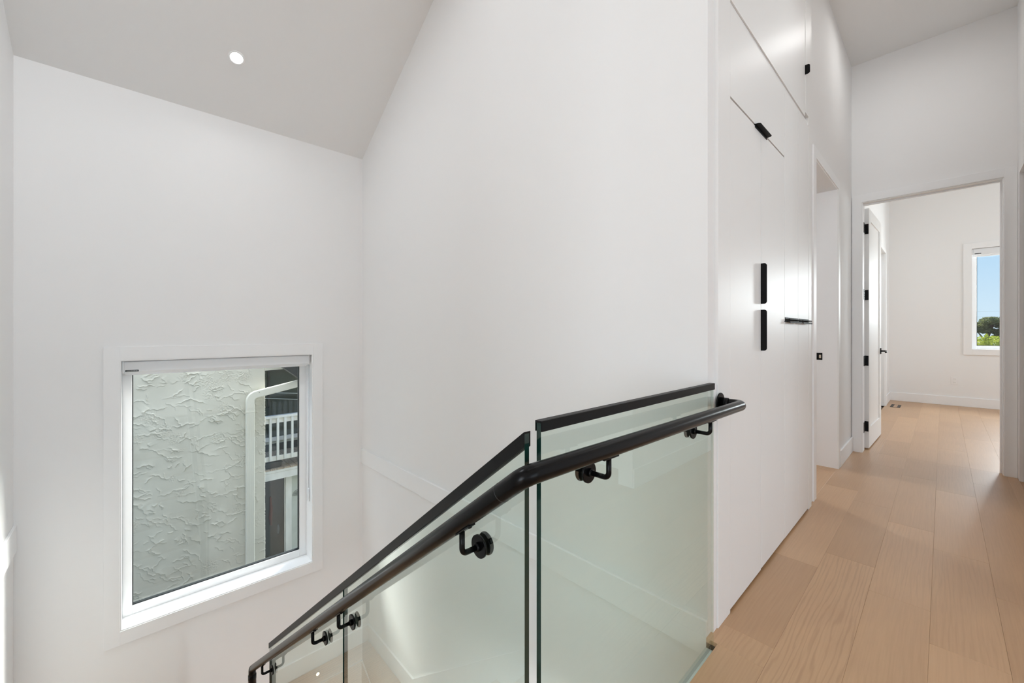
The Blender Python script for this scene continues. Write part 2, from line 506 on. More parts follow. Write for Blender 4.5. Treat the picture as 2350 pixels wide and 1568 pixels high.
# space behind the doorway in the hall left wall
m = MB()
m.box(3.30, 3.2, 0, 5.35, 3.3, 2.8).box(3.30, YH+0.74, 0, 3.40, 3.2, 2.8).box(5.25, YH+0.15, 0, 5.35, 3.2, 2.8)
struct(m.build('wall_left_room', M['wall']))
struct(B(3.3, YH+0.15, 2.8, 5.35, 3.3, 2.9).build('ceiling_left_room', M['ceil']))
# bedroom
BW = dict(y0=-1.75, y1=-0.307, z0=0.900, z1=2.455)
BY = 0.632
m = MB()
m.box(XBED, BW['y1'], 0, XBED+0.2, 0.9, 4.1).box(XBED, -3.4, 0, XBED+0.2, BW['y0'], 4.1)
m.box(XBED, BW['y0'], 0, XBED+0.2, BW['y1'], BW['z0']).box(XBED, BW['y0'], BW['z1'], XBED+0.2, BW['y1'], 4.1)
struct(m.build('wall_bedroom_far', M['wall']))
m = MB()
m.box(XE+0.12, BY, 0, 7.85, BY+0.12, 4.1).box(8.650, BY, 0, XBED, BY+0.12, 4.1).box(7.85, BY, 2.40, 8.650, BY+0.12, 4.1)
m.box(7.7, BY+0.9, 0, 8.9, BY+1.0, 3.2).box(7.7, BY+0.12, 0, 7.8, BY+0.9, 3.2).box(8.8, BY+0.12, 0, 8.9, BY+0.9, 3.2)
struct(m.build('wall_bedroom_left', M['wall']))
m = MB()
m.box(XE+0.12, -3.4, 0, 6.4, -3.3, 4.1).box(8.4, -3.4, 0, XBED, -3.3, 4.1).box(6.4, -3.4, 0, 8.4, -3.3, 0.9).box(6.4, -3.4, 2.455, 8.4, -3.3, 4.1).box(XE, -3.4, 0, XE+0.12, -1.2, 4.1)  # side opening added for the bedroom fill lamp
struct(m.build('wall_bedroom_right', M['wall']))
struct(B(XE+0.121, -3.4, 4.0, XBED+0.2, 1.7, 4.2).build('ceiling_bedroom', M['ceil']))
# fascia under the hall floor and lower level
m = MB()
m.box(XL, YEDGE-0.02, -0.42, XB, YEDGE, -0.036)
m.box(1.578, YEDGE, -0.42, 1.66, 0.612, -0.036)
struct(m.build('trim_1', M['trim']))                                # white board closing the floor edge
struct(B(XL, -1.2, ZLOW, XB, -1.1, -0.42).build('wall_lower', M['wall']))
struct(B(XL, -1.2, ZLOW-0.1, XB, YW, ZLOW).build('floor_lower', M['oak']))
struct(B(XL, -1.2, -0.45, XB, YEDGE-0.02, -0.42).build('ceiling_lower', M['ceil']))
# trims: belly bands around the well at the height of the hall floor
struct(B(XB-0.014, YH, -0.075, XB, YW, 0.058).build('trim_2', M['trim'], None, 0.002))
struct(B(XL, YEDGE, -0.145, XL+0.014, YW, 0.010).build('trim_3', M['trim'], None, 0.002))

# ------------------------------------------------------------------ floor: oak planks, each a part
grain_rng = random.Random(21)
def plank(parent, x0, x1, y0, y1, z=0.0, t=0.016):
    g, c = 0.00015, 0.00055
    x0 += g; x1 -= g; y0 += g; y1 -= g
    cx, cy = (x0+x1)/2, (y0+y1)/2
    hx, hy = (x1-x0)/2, (y1-y0)/2
    v = []
    for zz, i in ((-t, 0), (-c, 0), (0, c)):
        v += [(-hx+i, -hy+i, zz), (hx-i, -hy+i, zz), (hx-i, hy-i, zz), (-hx+i, hy-i, zz)]
    f = [(8, 9, 10, 11), (3, 2, 1, 0)]
    for k in (0, 4):
        for i in range(4):
            j = (i+1) % 4
            f.append((k+i, k+j, k+4+j, k+4+i))
    me = bpy.data.meshes.new('plank')
    me.from_pydata(v, [], f)
    me.materials.append(M['oak'])
    o = bpy.data.objects.new('plank', me)
    COL.objects.link(o)
    o.parent = parent
    o.location = (cx, cy, z)
    gr = grain_rng.uniform(0.0, 0.10) if grain_rng.random() < 0.8 else grain_rng.uniform(0.15, 0.3)
    if abs(cy-0.324) < 0.02 and x0 < 1.6 < x1: gr = 0.42
    o.color = (gr, gr, gr, 1)
    return o

m = MB()
m.box(XL, YR, -0.2, XE+0.12, YEDGE-0.021, -0.0162)
m.box(1.665, YEDGE-0.021, -0.2, XE+0.12, 3.3, -0.0162)
m.box(XE+0.12, -3.4, -0.2, XBED, 1.7, -0.0162)
floor = struct(m.build('floor', M['oak_edge']))
PW, P0 = 0.193, 0.035
hall_joints = {
    -3: [1.2, 2.9], -2: [0.75, 2.738, 4.685], -1: [0.55, 2.155, 3.115, 4.30], 0: [0.9, 2.403, 3.370, 4.55],
    1: [0.8, 2.653, 3.620, 4.75], 2: [0.45, 1.705, 2.452, 3.85]}
rng = random.Random(3)
for k in range(-18, 14):
    y0, y1 = P0+PW*k, P0+PW*(k+1)
    # bedroom
    if y1 > -3.3 and y0 < BY:
        js = [5.19]
        x = 5.19 + rng.uniform(0.5, 1.6)
        while x < XBED-0.3:
            js.append(x); x += rng.uniform(1.2, 1.9)
        js.append(XBED)
        for a, b in zip(js, js[1:]):
            plank(floor, a, b, max(y0, -3.3), min(y1, BY))
    # hall and side room
    if k in hall_joints:
        yy0, yy1 = max(y0, YR), min(y1, YH)
        js = [XL] + hall_joints[k] + [5.19]
        for a, b in zip(js, js[1:]):
            if k == 2:                                              # column along the stair opening
                if b <= 1.58: plank(floor, a, b, yy0, YEDGE)
                elif a < 1.58:
                    plank(floor, a, 1.58, yy0, YEDGE)
                    plank(floor, 1.58, b, yy0, YH)
                else: plank(floor, a, b, yy0, P0+PW*3)
            else:
                plank(floor, a, b, yy0, yy1)
    if y0 > YH and y0 < 3.2:                                        # left room beyond the doorway
        for a, b in ((3.3, 4.23 if k % 2 else 3.9), (4.23 if k % 2 else 3.9, 5.25)):
            plank(floor, a, b, max(y0, P0+PW*3), min(y1, 3.2))
    if y0 < YR and y1 > -2.3:
        for a, b in ((3.2, 4.4 if k % 2 else 4.0), (4.4 if k % 2 else 4.0, 5.13)):
            plank(floor, a, b, max(y0, -2.3), min(y1, YR))
# nosing edge showing at the notch beside the glass
B(1.580, YEDGE+0.0005, -0.036, 1.6605, YH, -0.0165).build('nosing_edge', M['oak_edge'], floor)
B(XL, YEDGE-0.022, -0.036, 1.580, YEDGE-0.0005, -0.0165).build('nosing_edge', M['oak_edge'], floor)

# ------------------------------------------------------------------ staircase
RISE, GO = 0.1975, 0.260
STX, WXI = 0.566, 0.594      # inner edge of the upper flight; start of the winders
YWS, XBS = YW-0.016, XB-0.016
stair = tag(empty('staircase', (0, YEDGE, 0)), 'oak treaded staircase turning down to the landing below the stair window', 'staircase')
ZL = -RISE*9
for i in range(1, 9):
    y0 = YEDGE + GO*(i-1); z = -RISE*i
    B(XL+0.016, y0, z-0.03, STX, y0+GO+0.02, z).build('tread', M['oak'], stair, 0.003)
    B(XL+0.016, y0-0.012, z, STX, y0, z+RISE-0.03).build('riser', M['trim'], stair)
YL = YEDGE + GO*8
B(XL+0.016, YL-0.012, ZL, STX, YL, ZL+RISE-0.03).build('riser', M['trim'], stair)
B(XL+0.016, YL, ZL-0.03, STX, YW-0.016, ZL).build('landing', M['oak'], stair, 0.003)
z1, z2 = ZL-RISE, ZL-2*RISE                                          # two winders in the quarter by the stair wall
MB().prism([(WXI, YL, z1-0.03), (WXI, YWS, z1-0.03), (1.15, YWS, z1-0.03)], (0, 0, 0.03)).build('tread', M['oak'], stair, 0.003)
MB().prism([(WXI+0.006, YL, z2-0.03), (1.12, YWS, z2-0.03), (XBS, YWS, z2-0.03), (XBS, YL, z2-0.03)], (0, 0, 0.03)).build('tread', M['oak'], stair, 0.003)
B(STX, YL+0.06, z1, STX+0.008, YWS, ZL-0.03).build('riser', M['trim'], stair)
MB().prism([(WXI, YL, z2), (1.13, YWS, z2), (1.13, YWS, z1-0.03), (WXI, YL, z1-0.03)], (0.012, -0.008, 0)).build('riser', M['trim'], stair)
for i in range(1, 8):
    y1 = YL - GO*(i-1); z = z2-RISE*i
    if z < ZLOW+0.05: break
    B(0.62, y1-GO-0.02, z-0.03, XBS, y1, z).build('tread', M['oak'], stair, 0.003)
    B(0.62, y1, z, XBS, y1+0.012, z+RISE-0.03).build('riser', M['trim'], stair)
SL = RISE/GO
# skirt boards
def skirt_z(y): return -SL*(y-YEDGE)
yT = 2.921
m = MB()
m.prism([(XL, YEDGE, 0.0), (XL, YEDGE, 0.149), (XL, yT, skirt_z(yT)+0.149), (XL, YW, skirt_z(yT)+0.149), (XL, YW, ZL), (XL, YL, ZL), (XL, YEDGE, -0.30)], (0.014, 0, 0))
struct(m.build('trim_4', M['trim']))
m = MB()
m.box(XL, YW-0.014, ZL, 0.60, YW, skirt_z(yT)+0.149).box(0.60, YW-0.014, z2, XB, YW, -1.945)
struct(m.build('trim_5', M['trim']))
m = MB()
y2 = YW
m.prism([(XB, YW, -1.945), (XB, YW, z2-0.05), (XB, YL, z2-0.35), (XB, 1.0, z2-0.35-SL*(YL-1.0)), (XB, 1.0, -1.945-SL*(YW-0.75-1.0)), (XB, YW-0.0, -1.945)], (-0.014, 0, 0))
struct(m.build('trim_6', M['trim']))
# closed stringer carrying the glass
m = MB()
xs = STX+0.0005
m.prism([(xs, YEDGE+0.002, -0.02), (xs, YEDGE+0.002, -0.42), (xs, YL+0.02, ZL-0.36), (xs, YL+0.02, ZL+0.02)], (0.0065, 0, 0))
m.build('stringer', M['trim'], stair)

# ------------------------------------------------------------------ glass balustrade
def glass_panel(poly, d, label, clear_side=None):
    mb = MB().prism(poly, d, 0, 1)
    if clear_side is not None:                                      # polished end seen from inside the glass
        for i_, f_ in enumerate(mb.f):
            if mb.mi[i_] == 1 and all(abs(mb.v[q_][0]-clear_side) < 1e-4 for q_ in f_): mb.mi[i_] = 0
    o = mb.build('glass_panel', [M['glass'], M['glass_edge']])
    return tag(o, label, 'glass panel')
GY, GT = 0.583, 0.0127
GX = 0.575
glass_panel([(0.632, GY, -0.45), (1.5745, GY, -0.45), (1.5745, GY, 0.958), (0.632, GY, 0.958)], (0, GT, 0),
            'level green tinted glass panel guarding the edge of the hall floor', 1.5745)
def cap_z(y): return 0.951 - 0.7625*(y-0.575)
yA, yG, yB = 0.575, 1.520, 2.640
glass_panel([(GX, yA, cap_z(yA)-0.004), (GX, yG, cap_z(yG)-0.004), (GX, yG, cap_z(yG)-1.22), (GX, yA, cap_z(yA)-1.22)], (GT, 0, 0),
            'upper of the two raked glass panels beside the descending stair')
glass_panel([(GX, yG+0.014, cap_z(yG+0.014)-0.004), (GX, yB, cap_z(yB)-0.004), (GX, yB, cap_z(yB)-1.22), (GX, yG+0.014, cap_z(yG+0.014)-1.22)], (GT, 0, 0),
            'lower of the two raked glass panels, ending above the landing')
# black cap rails: slim channels over the top edge
c = 0.0035
m = MB()
e_ = 0.0004
m.box(0.6305, GY-c, 0.9405, 1.578, GY-e_, 0.9635).box(0.6305, GY+GT+e_, 0.9405, 1.578, GY+GT+c, 0.9635).box(0.6305, GY-e_, 0.9585, 1.578, GY+GT+e_, 0.9635)
tag(m.build('cap_rail', M['blackcap'], None, 0.0006, 1), 'level black cap rail along the top of the hall glass panel', 'cap rail')
m = MB()
y0, y1 = yA-0.001, yB+0.002
for xa, xb, lo in ((GX-c, GX-e_, -0.031), (GX+GT+e_, GX+GT+c, -0.031), (GX-e_, GX+GT+e_, -0.0035)):
    m.prism([(xa, y0, cap_z(y0)), (xa, y1, cap_z(y1)), (xa, y1, cap_z(y1)+lo), (xa, y0, cap_z(y0)+lo)], (xb-xa, 0, 0))
tag(m.build('cap_rail', M['blackcap'], None, 0.0006, 1), 'sloping black cap rail over the raked stair glass', 'cap rail')

# ------------------------------------------------------------------ handrail
RX, RY, RZ, RR = 0.523, 0.523, 0.888, 0.0192
def rail_z(y): return RZ - 0.757*(y-RY)
yEnd = 2.800
hr = tag(empty('handrail', (1.0, RY, RZ)), 'round black handrail bending from the hall level down along the stair glass', 'handrail')
path = arc_path([(1.676, 0.594, 0.877), (1.690, RY-0.002, 0.877), (RX, RY, RZ), (RX, yEnd, rail_z(yEnd))], [0.024, 0.022], 8)
MB().tube(path, RR, 28).build('rail', M['black'], hr)
MB().lathe((1.676, 0.5972, 0.877), (0, -1, 0), [(0, 0.040), (0.004, 0.040), (0.0045, 0.039)], 32).build('wall_flange', M['black'], hr, 0.0008)
MB().lathe((1.677, 0.5925, 0.877), (0.15, -1, 0), [(0, 0.0225), (0.024, 0.0225), (0.026, 0.0215)], 28).build('collar', M['black'], hr)
for s in (1, -1):
    MB().lathe((1.676+0.006*s, 0.5928, 0.877+0.031*s), (0, -1, 0), [(0, 0.0035), (0.001, 0.003)], 10).build('screw', M['iron'], hr)
# joint collar just below the bend
j = 0.060
MB().cyl((RX, RY+j, rail_z(RY+j)), (RX, RY+j+0.0012, rail_z(RY+j+0.0012)), RR+0.0003, 28).build('joint_ring', M['gasket'], hr)
# end elbow and drop post at the landing
zt = rail_z(yEnd)
dn = MB().tube(arc_path([(RX, yEnd-0.03, rail_z(yEnd-0.03)), (RX, yEnd+0.012, rail_z(yEnd+0.012)), (RX, yEnd+0.012, zt-0.07)], 0.020, 8), RR, 28)
dn.build('end_elbow', M['black'], hr)
MB().lathe((RX, yEnd+0.012, zt-0.040), (0, 0, -1), [(0, 0.0195), (0.006, 0.0215), (0.03, 0.0215), (0.032, 0.0205), (zt-0.040-ZL-0.0006, 0.0205)], 24).build('drop_post', M['black'], hr)

def bracket(foot, elbow_dir, along, glass_n):
    """foot: point on the near glass face; arm leaves along glass_n, turns up to the rail; along = rail direction"""
    f = Vector(foot); n = Vector(glass_n).normalized(); t = Vector(along).normalized()
    br = empty('rail_bracket', f, hr)
    MB().lathe(f, n, [(0.0004, 0.0225), (0.0022, 0.0225), (0.0024, 0.0255), (0.0070, 0.0255), (0.0075, 0.0245)], 32).build('standoff_disc', M['black'], br)
    bk = f - n*GT
    MB().lathe(bk, -n, [(0.0004, 0.0225), (0.0015, 0.0225), (0.0017, 0.0255), (0.0042, 0.0255), (0.0046, 0.0245)], 32).build('back_disc', M['black'], br)
    rail_pt = elbow_dir
    top = Vector(rail_pt) - Vector((0, 0, 1))*(RR/abs(t.cross(Vector((0,0,1))).length)-0.001)
    corner = Vector((top.x, top.y, f.z))
    arm = arc_path([f+n*0.008, corner, top], 0.013, 8)
    MB().tube(arm, 0.0062, 16).build('arm', M['black'], br)
    MB().lathe(f, n, [(0.0074, 0.0100), (0.0150, 0.0092), (0.0155, 0.0064)], 20).build('arm_boss', M['black'], br)
    side = t.cross(Vector((0, 0, 1))).normalized(); up = side.cross(t).normalized()
    s0 = Vector(rail_pt) - up*(RR+0.0016)
    q = [s0+t*0.030+side*0.009, s0+t*0.030-side*0.009, s0-t*0.030-side*0.009, s0-t*0.030+side*0.009]
    MB().prism([tuple(p) for p in q], tuple(up*0.0032)).build('saddle_plate', M['black'], br, 0.0008)
    for s in (-1, 1):
        MB().lathe(s0+t*0.020*s, -up, [(0, 0.0045), (0.0018, 0.0042), (0.0026, 0.002)], 12).build('screw', M['black'], br)
for a in (0.795, 1.385):
    bracket((a, GY, 0.818), (a, RY, RZ-(a-RX)*(0.011/1.167)), (1, 0, -0.0094), (0, -1, 0))
for b_ in (0.715, 1.435, 1.710, 2.560):
    z = rail_z(b_)
    bracket((GX, b_, z-0.073), (RX, b_, z), (0, 1, -0.757), (-1, 0, 0))

# ------------------------------------------------------------------ built-in cabinets
YC = 0.599                     # door faces
CX0, CX1 = 1.6615, 3.294
Z1, Z2 = 2.118, 2.498          # top of tall doors, top of flip door
def shell(x0, x1, z0, z1, y0=None):
    y0 = YC+0.022 if y0 is None else y0
    return B(x0, y0, z0, x1, YH+0.60, z1)
def door(parent, x0, x1, z0, z1, name='door', yf=YC, g=0.0022):
    return B(x0+g, yf, z0+g, x1-g, yf+0.019, z1-g).build(name, M['cab'], parent, 0.0005, 1)
def edge_pull(parent, a, b, side, yf=YC):
    """black edge pull between points a and b on the door edge; side = direction from the edge into the door face"""
    a, b = Vector(a), Vector(b); s = Vector(side).normalized(); t = (b-a).normalized(); L = (b-a).length
    Wd, r = 0.020, 0.008
    # rounded lip standing proud of the door, running along the edge
    pts = []
    n = 6
    pts.append(a)
    pts.append(b)
    for k in range(n+1):
        q = PI/2*k/n
        pts.append(b + s*(Wd-r+r*math.sin(q)) - t*(r-r*math.cos(q)) if False else b - t*(r-r*math.cos(q)) + s*(Wd-r+r*math.sin(q)))
    for k in range(n+1):
        q = PI/2*(1-k/n)
        pts.append(a + t*(r-r*math.cos(q)) + s*(Wd-r+r*math.sin(q)))
    P = []
    for p in pts: P.append((p.x, yf-0.0230, p.z))
    mb = MB().prism(P, (0, 0.0030, 0))
    # short web back to the door
    q = [a+s*0.0, b+s*0.0, b+s*0.003, a+s*0.003]
    mb.prism([(p.x, yf-0.0205, p.z) for p in q], (0, 0.0205, 0))
    return mb.build('handle', M['pull'], parent, 0.0006, 1)
def edge_pull_v(parent, x, z0, z1, sgn):
    """vertical edge pull: face plate on the door edge with a lip curling out of it"""
    Wd, r, y0, th = 0.0, 0.012, YC-0.026, 0.0026
    n = 6
    # plate in the yz plane at x, projecting towards the hall, outer corners rounded
    pts = [(YC+0.006, z0), (YC+0.006, z1)]
    for k in range(n+1):
        q = PI/2*k/n
        pts.append((y0+r-r*math.sin(q), z1-r+r*math.cos(q)))
    for k in range(n+1):
        q = PI/2*(1-k/n)
        pts.append((y0+r-r*math.sin(q), z0+r-r*math.cos(q)))
    mb = MB().prism([(x, p[0], p[1]) for p in pts], (th*sgn, 0, 0))
    mb.box(x, YC-0.003, z0+0.004, x+0.016*sgn, YC, z1-0.004)
    return mb.build('handle', M['pull'], parent, 0.0007, 1)
def edge_pull_h(parent, x0, x1, z, sgn, wl=0.026, lip=0.0):
    r, y0, th = 0.012, YC-wl, 0.0036
    n = 6
    pts = [(x0, YC+0.006), (x1, YC+0.006)]
    for k in range(n+1):
        q = PI/2*k/n
        pts.append((x1-r+r*math.cos(q), y0+r-r*math.sin(q)))
    for k in range(n+1):
        q = PI/2*(1-k/n)
        pts.append((x0+r-r*math.cos(q), y0+r-r*math.sin(q)))
    mb = MB().prism([(p[0], p[1], z) for p in pts], (0, 0, th*sgn))
    mb.box(x0+0.004, YC-0.003, z, x1-0.004, YC, z+0.014*sgn)
    if lip: mb.box(x0+0.010, y0, z, x1-0.010, y0+0.003, z+lip)
    return mb.build('handle', M['pull'], parent, 0.0007, 1)

XD = [1.793, 2.205, 2.626, 2.935, 3.212]
# tall cupboard with a pair of doors and a lift-up flap
w1 = tag(empty('tall_cupboard', ((XD[0]+XD[2])/2, YH+0.3, 0)), 'tall white built-in cupboard with flush paired doors and lift-up flap beside the glass', 'cupboard')
shell(XD[0], XD[2], 0.0, Z2).build('carcass', M['dark_gap'], w1)
B(CX0, YC-0.001, 0, XD[0]-0.001, YH+0.60, 3.748).build('stile', M['cab'], w1, 0.0015)
d1 = door(w1, XD[0], XD[1], 0.010, Z1)
d2 = door(w1, XD[1], XD[2], 0.014, Z1)
edge_pull_v(d1, XD[1]-0.0040, 1.290, 1.484, 1)
edge_pull_v(d2, XD[1]-0.0040, 1.066, 1.262, 1)
d3 = door(w1, XD[0], XD[2], Z1+0.005, Z2, 'flap_door')
edge_pull_h(d3, 2.108, 2.297, Z1+0.003, -1, 0.024)
# cupboard with two stacked pairs of doors
w2 = tag(empty('stacked_cupboard', ((XD[2]+XD[4])/2, YH+0.3, 0)), 'white built-in cupboard of stacked narrow doors with horizontal black pulls beside the doorway', 'cupboard')
shell(XD[2], XD[4], 0.0, Z2).build('carcass', M['dark_gap'], w2)
B(XD[4]+0.001, YC-0.001, 0, CX1, YH+0.60, Z2).build('stile', M['cab'], w2, 0.0015)
ZM = 1.215
for i, (x0, x1) in enumerate(((XD[2], XD[3]), (XD[3], XD[4]))):
    lo = door(w2, x0, x1, 0.012, ZM)
    up = door(w2, x0, x1, ZM, Z2)
    cx = (x0+x1)/2; hl = (x1-x0)/2-0.012
    edge_pull_h(lo, x0+0.006, x1-0.010, ZM-0.002, 1, 0.024, -0.007)
    edge_pull_h(up, x0+0.008, x1-0.006, ZM+0.008, 1, 0.022, 0.007)
# cupboard row at the top
w3 = tag(empty('top_cupboard', ((XD[0]+XD[4])/2, YH+0.3, Z2)), 'glossy white high cupboard above the other built-in doors, up to the ceiling', 'cupboard')
shell(XD[0], CX1, Z2+0.004, 3.748).build('carcass', M['cab'], w3)
B(XD[0], YC+0.006, Z2+0.001, XD[4], YC+0.020, Z2+0.026).build('rail', M['cab'], w3)
d4 = door(w3, XD[0], 3.112, Z2+0.026, 3.70)
d5 = door(w3, 3.114, CX1-0.09, Z2+0.050, 3.70, 'side_door', YC-0.003)
edge_pull_v(d5, 3.113, 2.790, 2.850, 1)
B(CX1-0.088, YC, Z2+0.002, CX1, YH+0.55, 3.748).build('stile', M['cab'], w3, 0.001)
B(XD[0], YC, 3.702, CX1-0.09, YC+0.02, 3.748).build('rail', M['cab'], w3, 0.001)
# low board on the wall end carrying the rail flange
struct(B(1.625, 0.6030, 0.0, 1.6595, YH-0.0002, 0.950).build('trim_7', M['trim'], None, 0.001))

# ------------------------------------------------------------------ doors
def casing(name, boxes, parent=None):
    mb = MB()
    for b in boxes: mb.box(*b)
    return mb.build(name, M['trim'], parent, 0.0008, 1)
# door_1: bedroom door standing open
d = struct(empty('door_1', (XE, 0.1, 0)))
cw, ct = 0.072, 0.018
casing('casing', [(XE-ct, 0.535, 0, XE, 0.535+cw, EZ+0.006+cw), (XE-ct, EY0-0.006-cw+0.004, 0, XE, EY0-0.006, EZ+0.006+cw), (XE-ct, EY0-0.006, EZ+0.006, XE, 0.535, EZ+0.006+cw)], d)
casing('jamb', [(XE-0.004, EY1-0.0, 0, XE+0.124, EY1+0.018, EZ+0.018), (XE-0.004, EY0-0.018, 0, XE+0.124, EY0, EZ+0.018), (XE-0.004, EY0, EZ, XE+0.124, EY1, EZ+0.018),
                (XE+0.06, EY0+0.0005, 0, XE+0.085, EY0+0.011, EZ-0.0115), (XE+0.0605, EY0+0.0005, EZ-0.011, XE+0.0845, EY1-0.0005, EZ-0.0005)], d)
casing('bedroom_casing', [(XE+0.12, 0.535, 0, XE+0.138, 0.535+cw, EZ+cw), (XE+0.12, EY0-cw, 0, XE+0.138, EY0-0.006, EZ+cw), (XE+0.12, EY0-0.006, EZ+0.006, XE+0.138, 0.535, EZ+cw)], d)
# slab built closed along +y from the hinge, then turned
th, W, Hh = 0.043, 0.850, 2.385
ang = math.radians(1.5)
hx, hy = 5.303, 0.499
ux, uy = math.cos(ang), -math.sin(ang)            # along the slab, into the bedroom
nx, ny = -uy, ux                                   # away from the room's centre (towards +y)
def sl(mb, u0, u1, z0, z1, n0, n1):
    p = [(hx+ux*u0+nx*n0, hy+uy*u0+ny*n0, z0), (hx+ux*u1+nx*n0, hy+uy*u1+ny*n0, z0), (hx+ux*u1+nx*n1, hy+uy*u1+ny*n1, z0), (hx+ux*u0+nx*n1, hy+uy*u0+ny*n1, z0)]
    return mb.prism(p, (0, 0, z1-z0))
st = 0.115
mb = MB()
sl(mb, 0, st, 0.012, Hh, 0, th); sl(mb, W-st, W, 0.012, Hh, 0, th)
sl(mb, st, W-st, 0.012, 0.012+0.20, 0, th); sl(mb, st, W-st, Hh-st, Hh, 0, th)
slab = mb.build('slab', M['cab'], d, 0.002)
mb = MB(); sl(mb, st-0.002, W-st+0.002, 0.21, Hh-st+0.002, 0.010, th-0.010)
mb.build('recessed_panel', M['cab'], slab)
for hz in (2.180, 1.527, 0.877, 0.227):
    mb = MB()
    mb.box(5.1950, EY1-0.0030, hz-0.050, 5.2525, EY1+0.0005, hz+0.050)
    sl(mb, -0.003, 0.0005, hz-0.050, hz+0.050, 0.004, th-0.001)
    mb.cyl((5.275, EY1+0.004, hz-0.050), (5.275, EY1+0.004, hz+0.050), 0.0075, 14)
    mb.box(5.2525, EY1-0.0005, hz-0.048, 5.275, EY1+0.003, hz+0.048)
    mb.build('hinge', M['black'], d, 0.0008)
mb = MB()
lz, lu = 0.950, W-0.060
c0 = Vector((hx+ux*lu, hy+uy*lu, lz)); nn = Vector((-nx, -ny, 0)); uu = Vector((ux, uy, 0))
mb.prism([tuple(c0+uu*sx_*0.028+Vector((0,0,sz_*0.032))) for sx_, sz_ in ((-1,-1),(1,-1),(1,1),(-1,1))], tuple(nn*0.008))
mb.cyl(tuple(c0+nn*0.006), tuple(c0+nn*0.052), 0.009, 14)
mb.tube([tuple(c0+nn*0.048+uu*0.006), tuple(c0+nn*0.052-uu*0.03), tuple(c0+nn*0.055-uu*0.08+Vector((0,0,-0.004))), tuple(c0+nn*0.056-uu*0.115+Vector((0,0,-0.010)))], 0.0085, 12)
mb.build('lever_handle', M['black'], slab, 0.0006)
# door_2: doorway in the hall left wall
d = struct(empty('door_2', (3.9, YH, 0)))
casing('casing', [(3.390, YH-0.010, 0, DX0-0.004, YH, DZ+0.075), (DX1+0.003, YH-0.010, 0, DX1+0.075, YH, DZ+0.075), (DX0-0.004, YH-0.010, DZ+0.004, DX1+0.003, YH, DZ+0.075)], d)
casing('jamb', [(DX0-0.016, YH-0.001, 0, DX0, YH+0.16, DZ+0.014), (DX1, YH-0.001, 0, DX1+0.016, YH+0.16, DZ+0.014), (DX0, YH-0.001, DZ, DX1, YH+0.16, DZ+0.014)], d)
B(DX1-0.0025, 0.713, 0.918, DX1, 0.758, 0.978).build('strike_plate', M['black'], d, 0.0015)
B(DX1-0.0032, 0.722, 0.934, DX1-0.0022, 0.737, 0.962).build('latch_hole', M['steel'], d)
# door_3: plain jamb of the opening in the hall right wall
d = struct(empty('door_3', (4.6, YR, 0)))
casing('jamb', [(5.016, YR-0.124, 0, 5.0295, YR+0.001, 2.4075), (4.1505, YR-0.124, 0, 4.164, YR+0.001, 2.4075), (4.164, YR-0.124, 2.394, 5.016, YR+0.001, 2.4075)], d)
casing('stop', [(5.005, YR-0.075, 0, 5.016, YR-0.040, 2.394)], d)
# door_4: cased opening on the bedroom left wall
d = struct(empty('door_4', (8.2, BY, 0)))
casing('casing', [(8.655, BY-0.018, 0, 8.760, BY, 2.455), (7.74, BY-0.018, 0, 7.845, BY, 2.455), (7.845, BY-0.018, 2.40, 8.655, BY, 2.455)], d)
casing('jamb', [(8.632, BY-0.002, 0, 8.6495, BY+0.118, 2.399), (7.8505, BY-0.002, 0, 7.868, BY+0.118, 2.399)], d)
# baseboards
struct(B(DX1+0.077, YH-0.014, 0, XE-0.0005, YH, 0.140).build('baseboard_hall_left', M['trim'], None, 0.003))
struct(B(8.762, BY-0.014, 0, XBED-0.0005, BY, 0.140).build('baseboard_bedroom_left', M['trim'], None, 0.003))
struct(B(XBED-0.014, -3.3, 0, XBED, BY-0.0005, 0.142).build('baseboard_bedroom_far', M['trim'], None, 0.003))
struct(B(2.701, YR, 0, 4.149, YR+0.014, 0.140).build('baseboard_hall_right', M['trim'], None, 0.003))

# ------------------------------------------------------------------ stair window
wn = struct(empty('window_1', ((WX0+WX1)/2, YW, WZ0)))
ox0, ox1, oz0, oz1 = -0.135, 1.230, -0.932, 1.058
casing('casing', [(ox0, YW-0.018, oz0, WX0-0.007, YW, oz1), (WX1+0.007, YW-0.018, oz0, ox1, YW, oz1),
                  (WX0-0.007, YW-0.018, oz0, WX1+0.007, YW, WZ0-0.007), (WX0-0.007, YW-0.018, WZ1+0.007, WX1+0.007, YW, oz1)], wn)
yf0 = 3.915
casing('jamb_liner', [(WX0-0.012, YW-0.012, WZ0-0.012, WX0, yf0, WZ1+0.012), (WX1, YW-0.012, WZ0-0.012, WX1+0.012, yf0, WZ1+0.012),
                      (WX0, YW-0.012, WZ1, WX1, yf0, WZ1+0.012)], wn)
casing('sill', [(WX0, YW-0.012, WZ0-0.012, WX1, yf0, WZ0)], wn)
fw = 0.052
gx0, gx1, gz0, gz1 = WX0+fw, WX1-fw-0.004, WZ0+fw+0.008, WZ1-fw
mb = MB()
mb.box(WX0, yf0, WZ0, gx0, yf0+0.05, WZ1).box(gx1, yf0, WZ0, WX1, yf0+0.05, WZ1).box(gx0, yf0, WZ0, gx1, yf0+0.05, gz0).box(gx0, yf0, gz1, gx1, yf0+0.05, WZ1)
mb.build('sash_frame', M['vinyl'], wn, 0.004, 3)
g = 0.006
mb = MB()
mb.box(gx0, yf0+0.010, gz0, gx0+g, yf0+0.040, gz1).box(gx1-g, yf0+0.010, gz0, gx1, yf0+0.040, gz1).box(gx0+g, yf0+0.010, gz0, gx1-g, yf0+0.040, gz0+g).box(gx0+g, yf0+0.010, gz1-g, gx1-g, yf0+0.040, gz1)
mb.build('gasket', M['gasket'], wn)
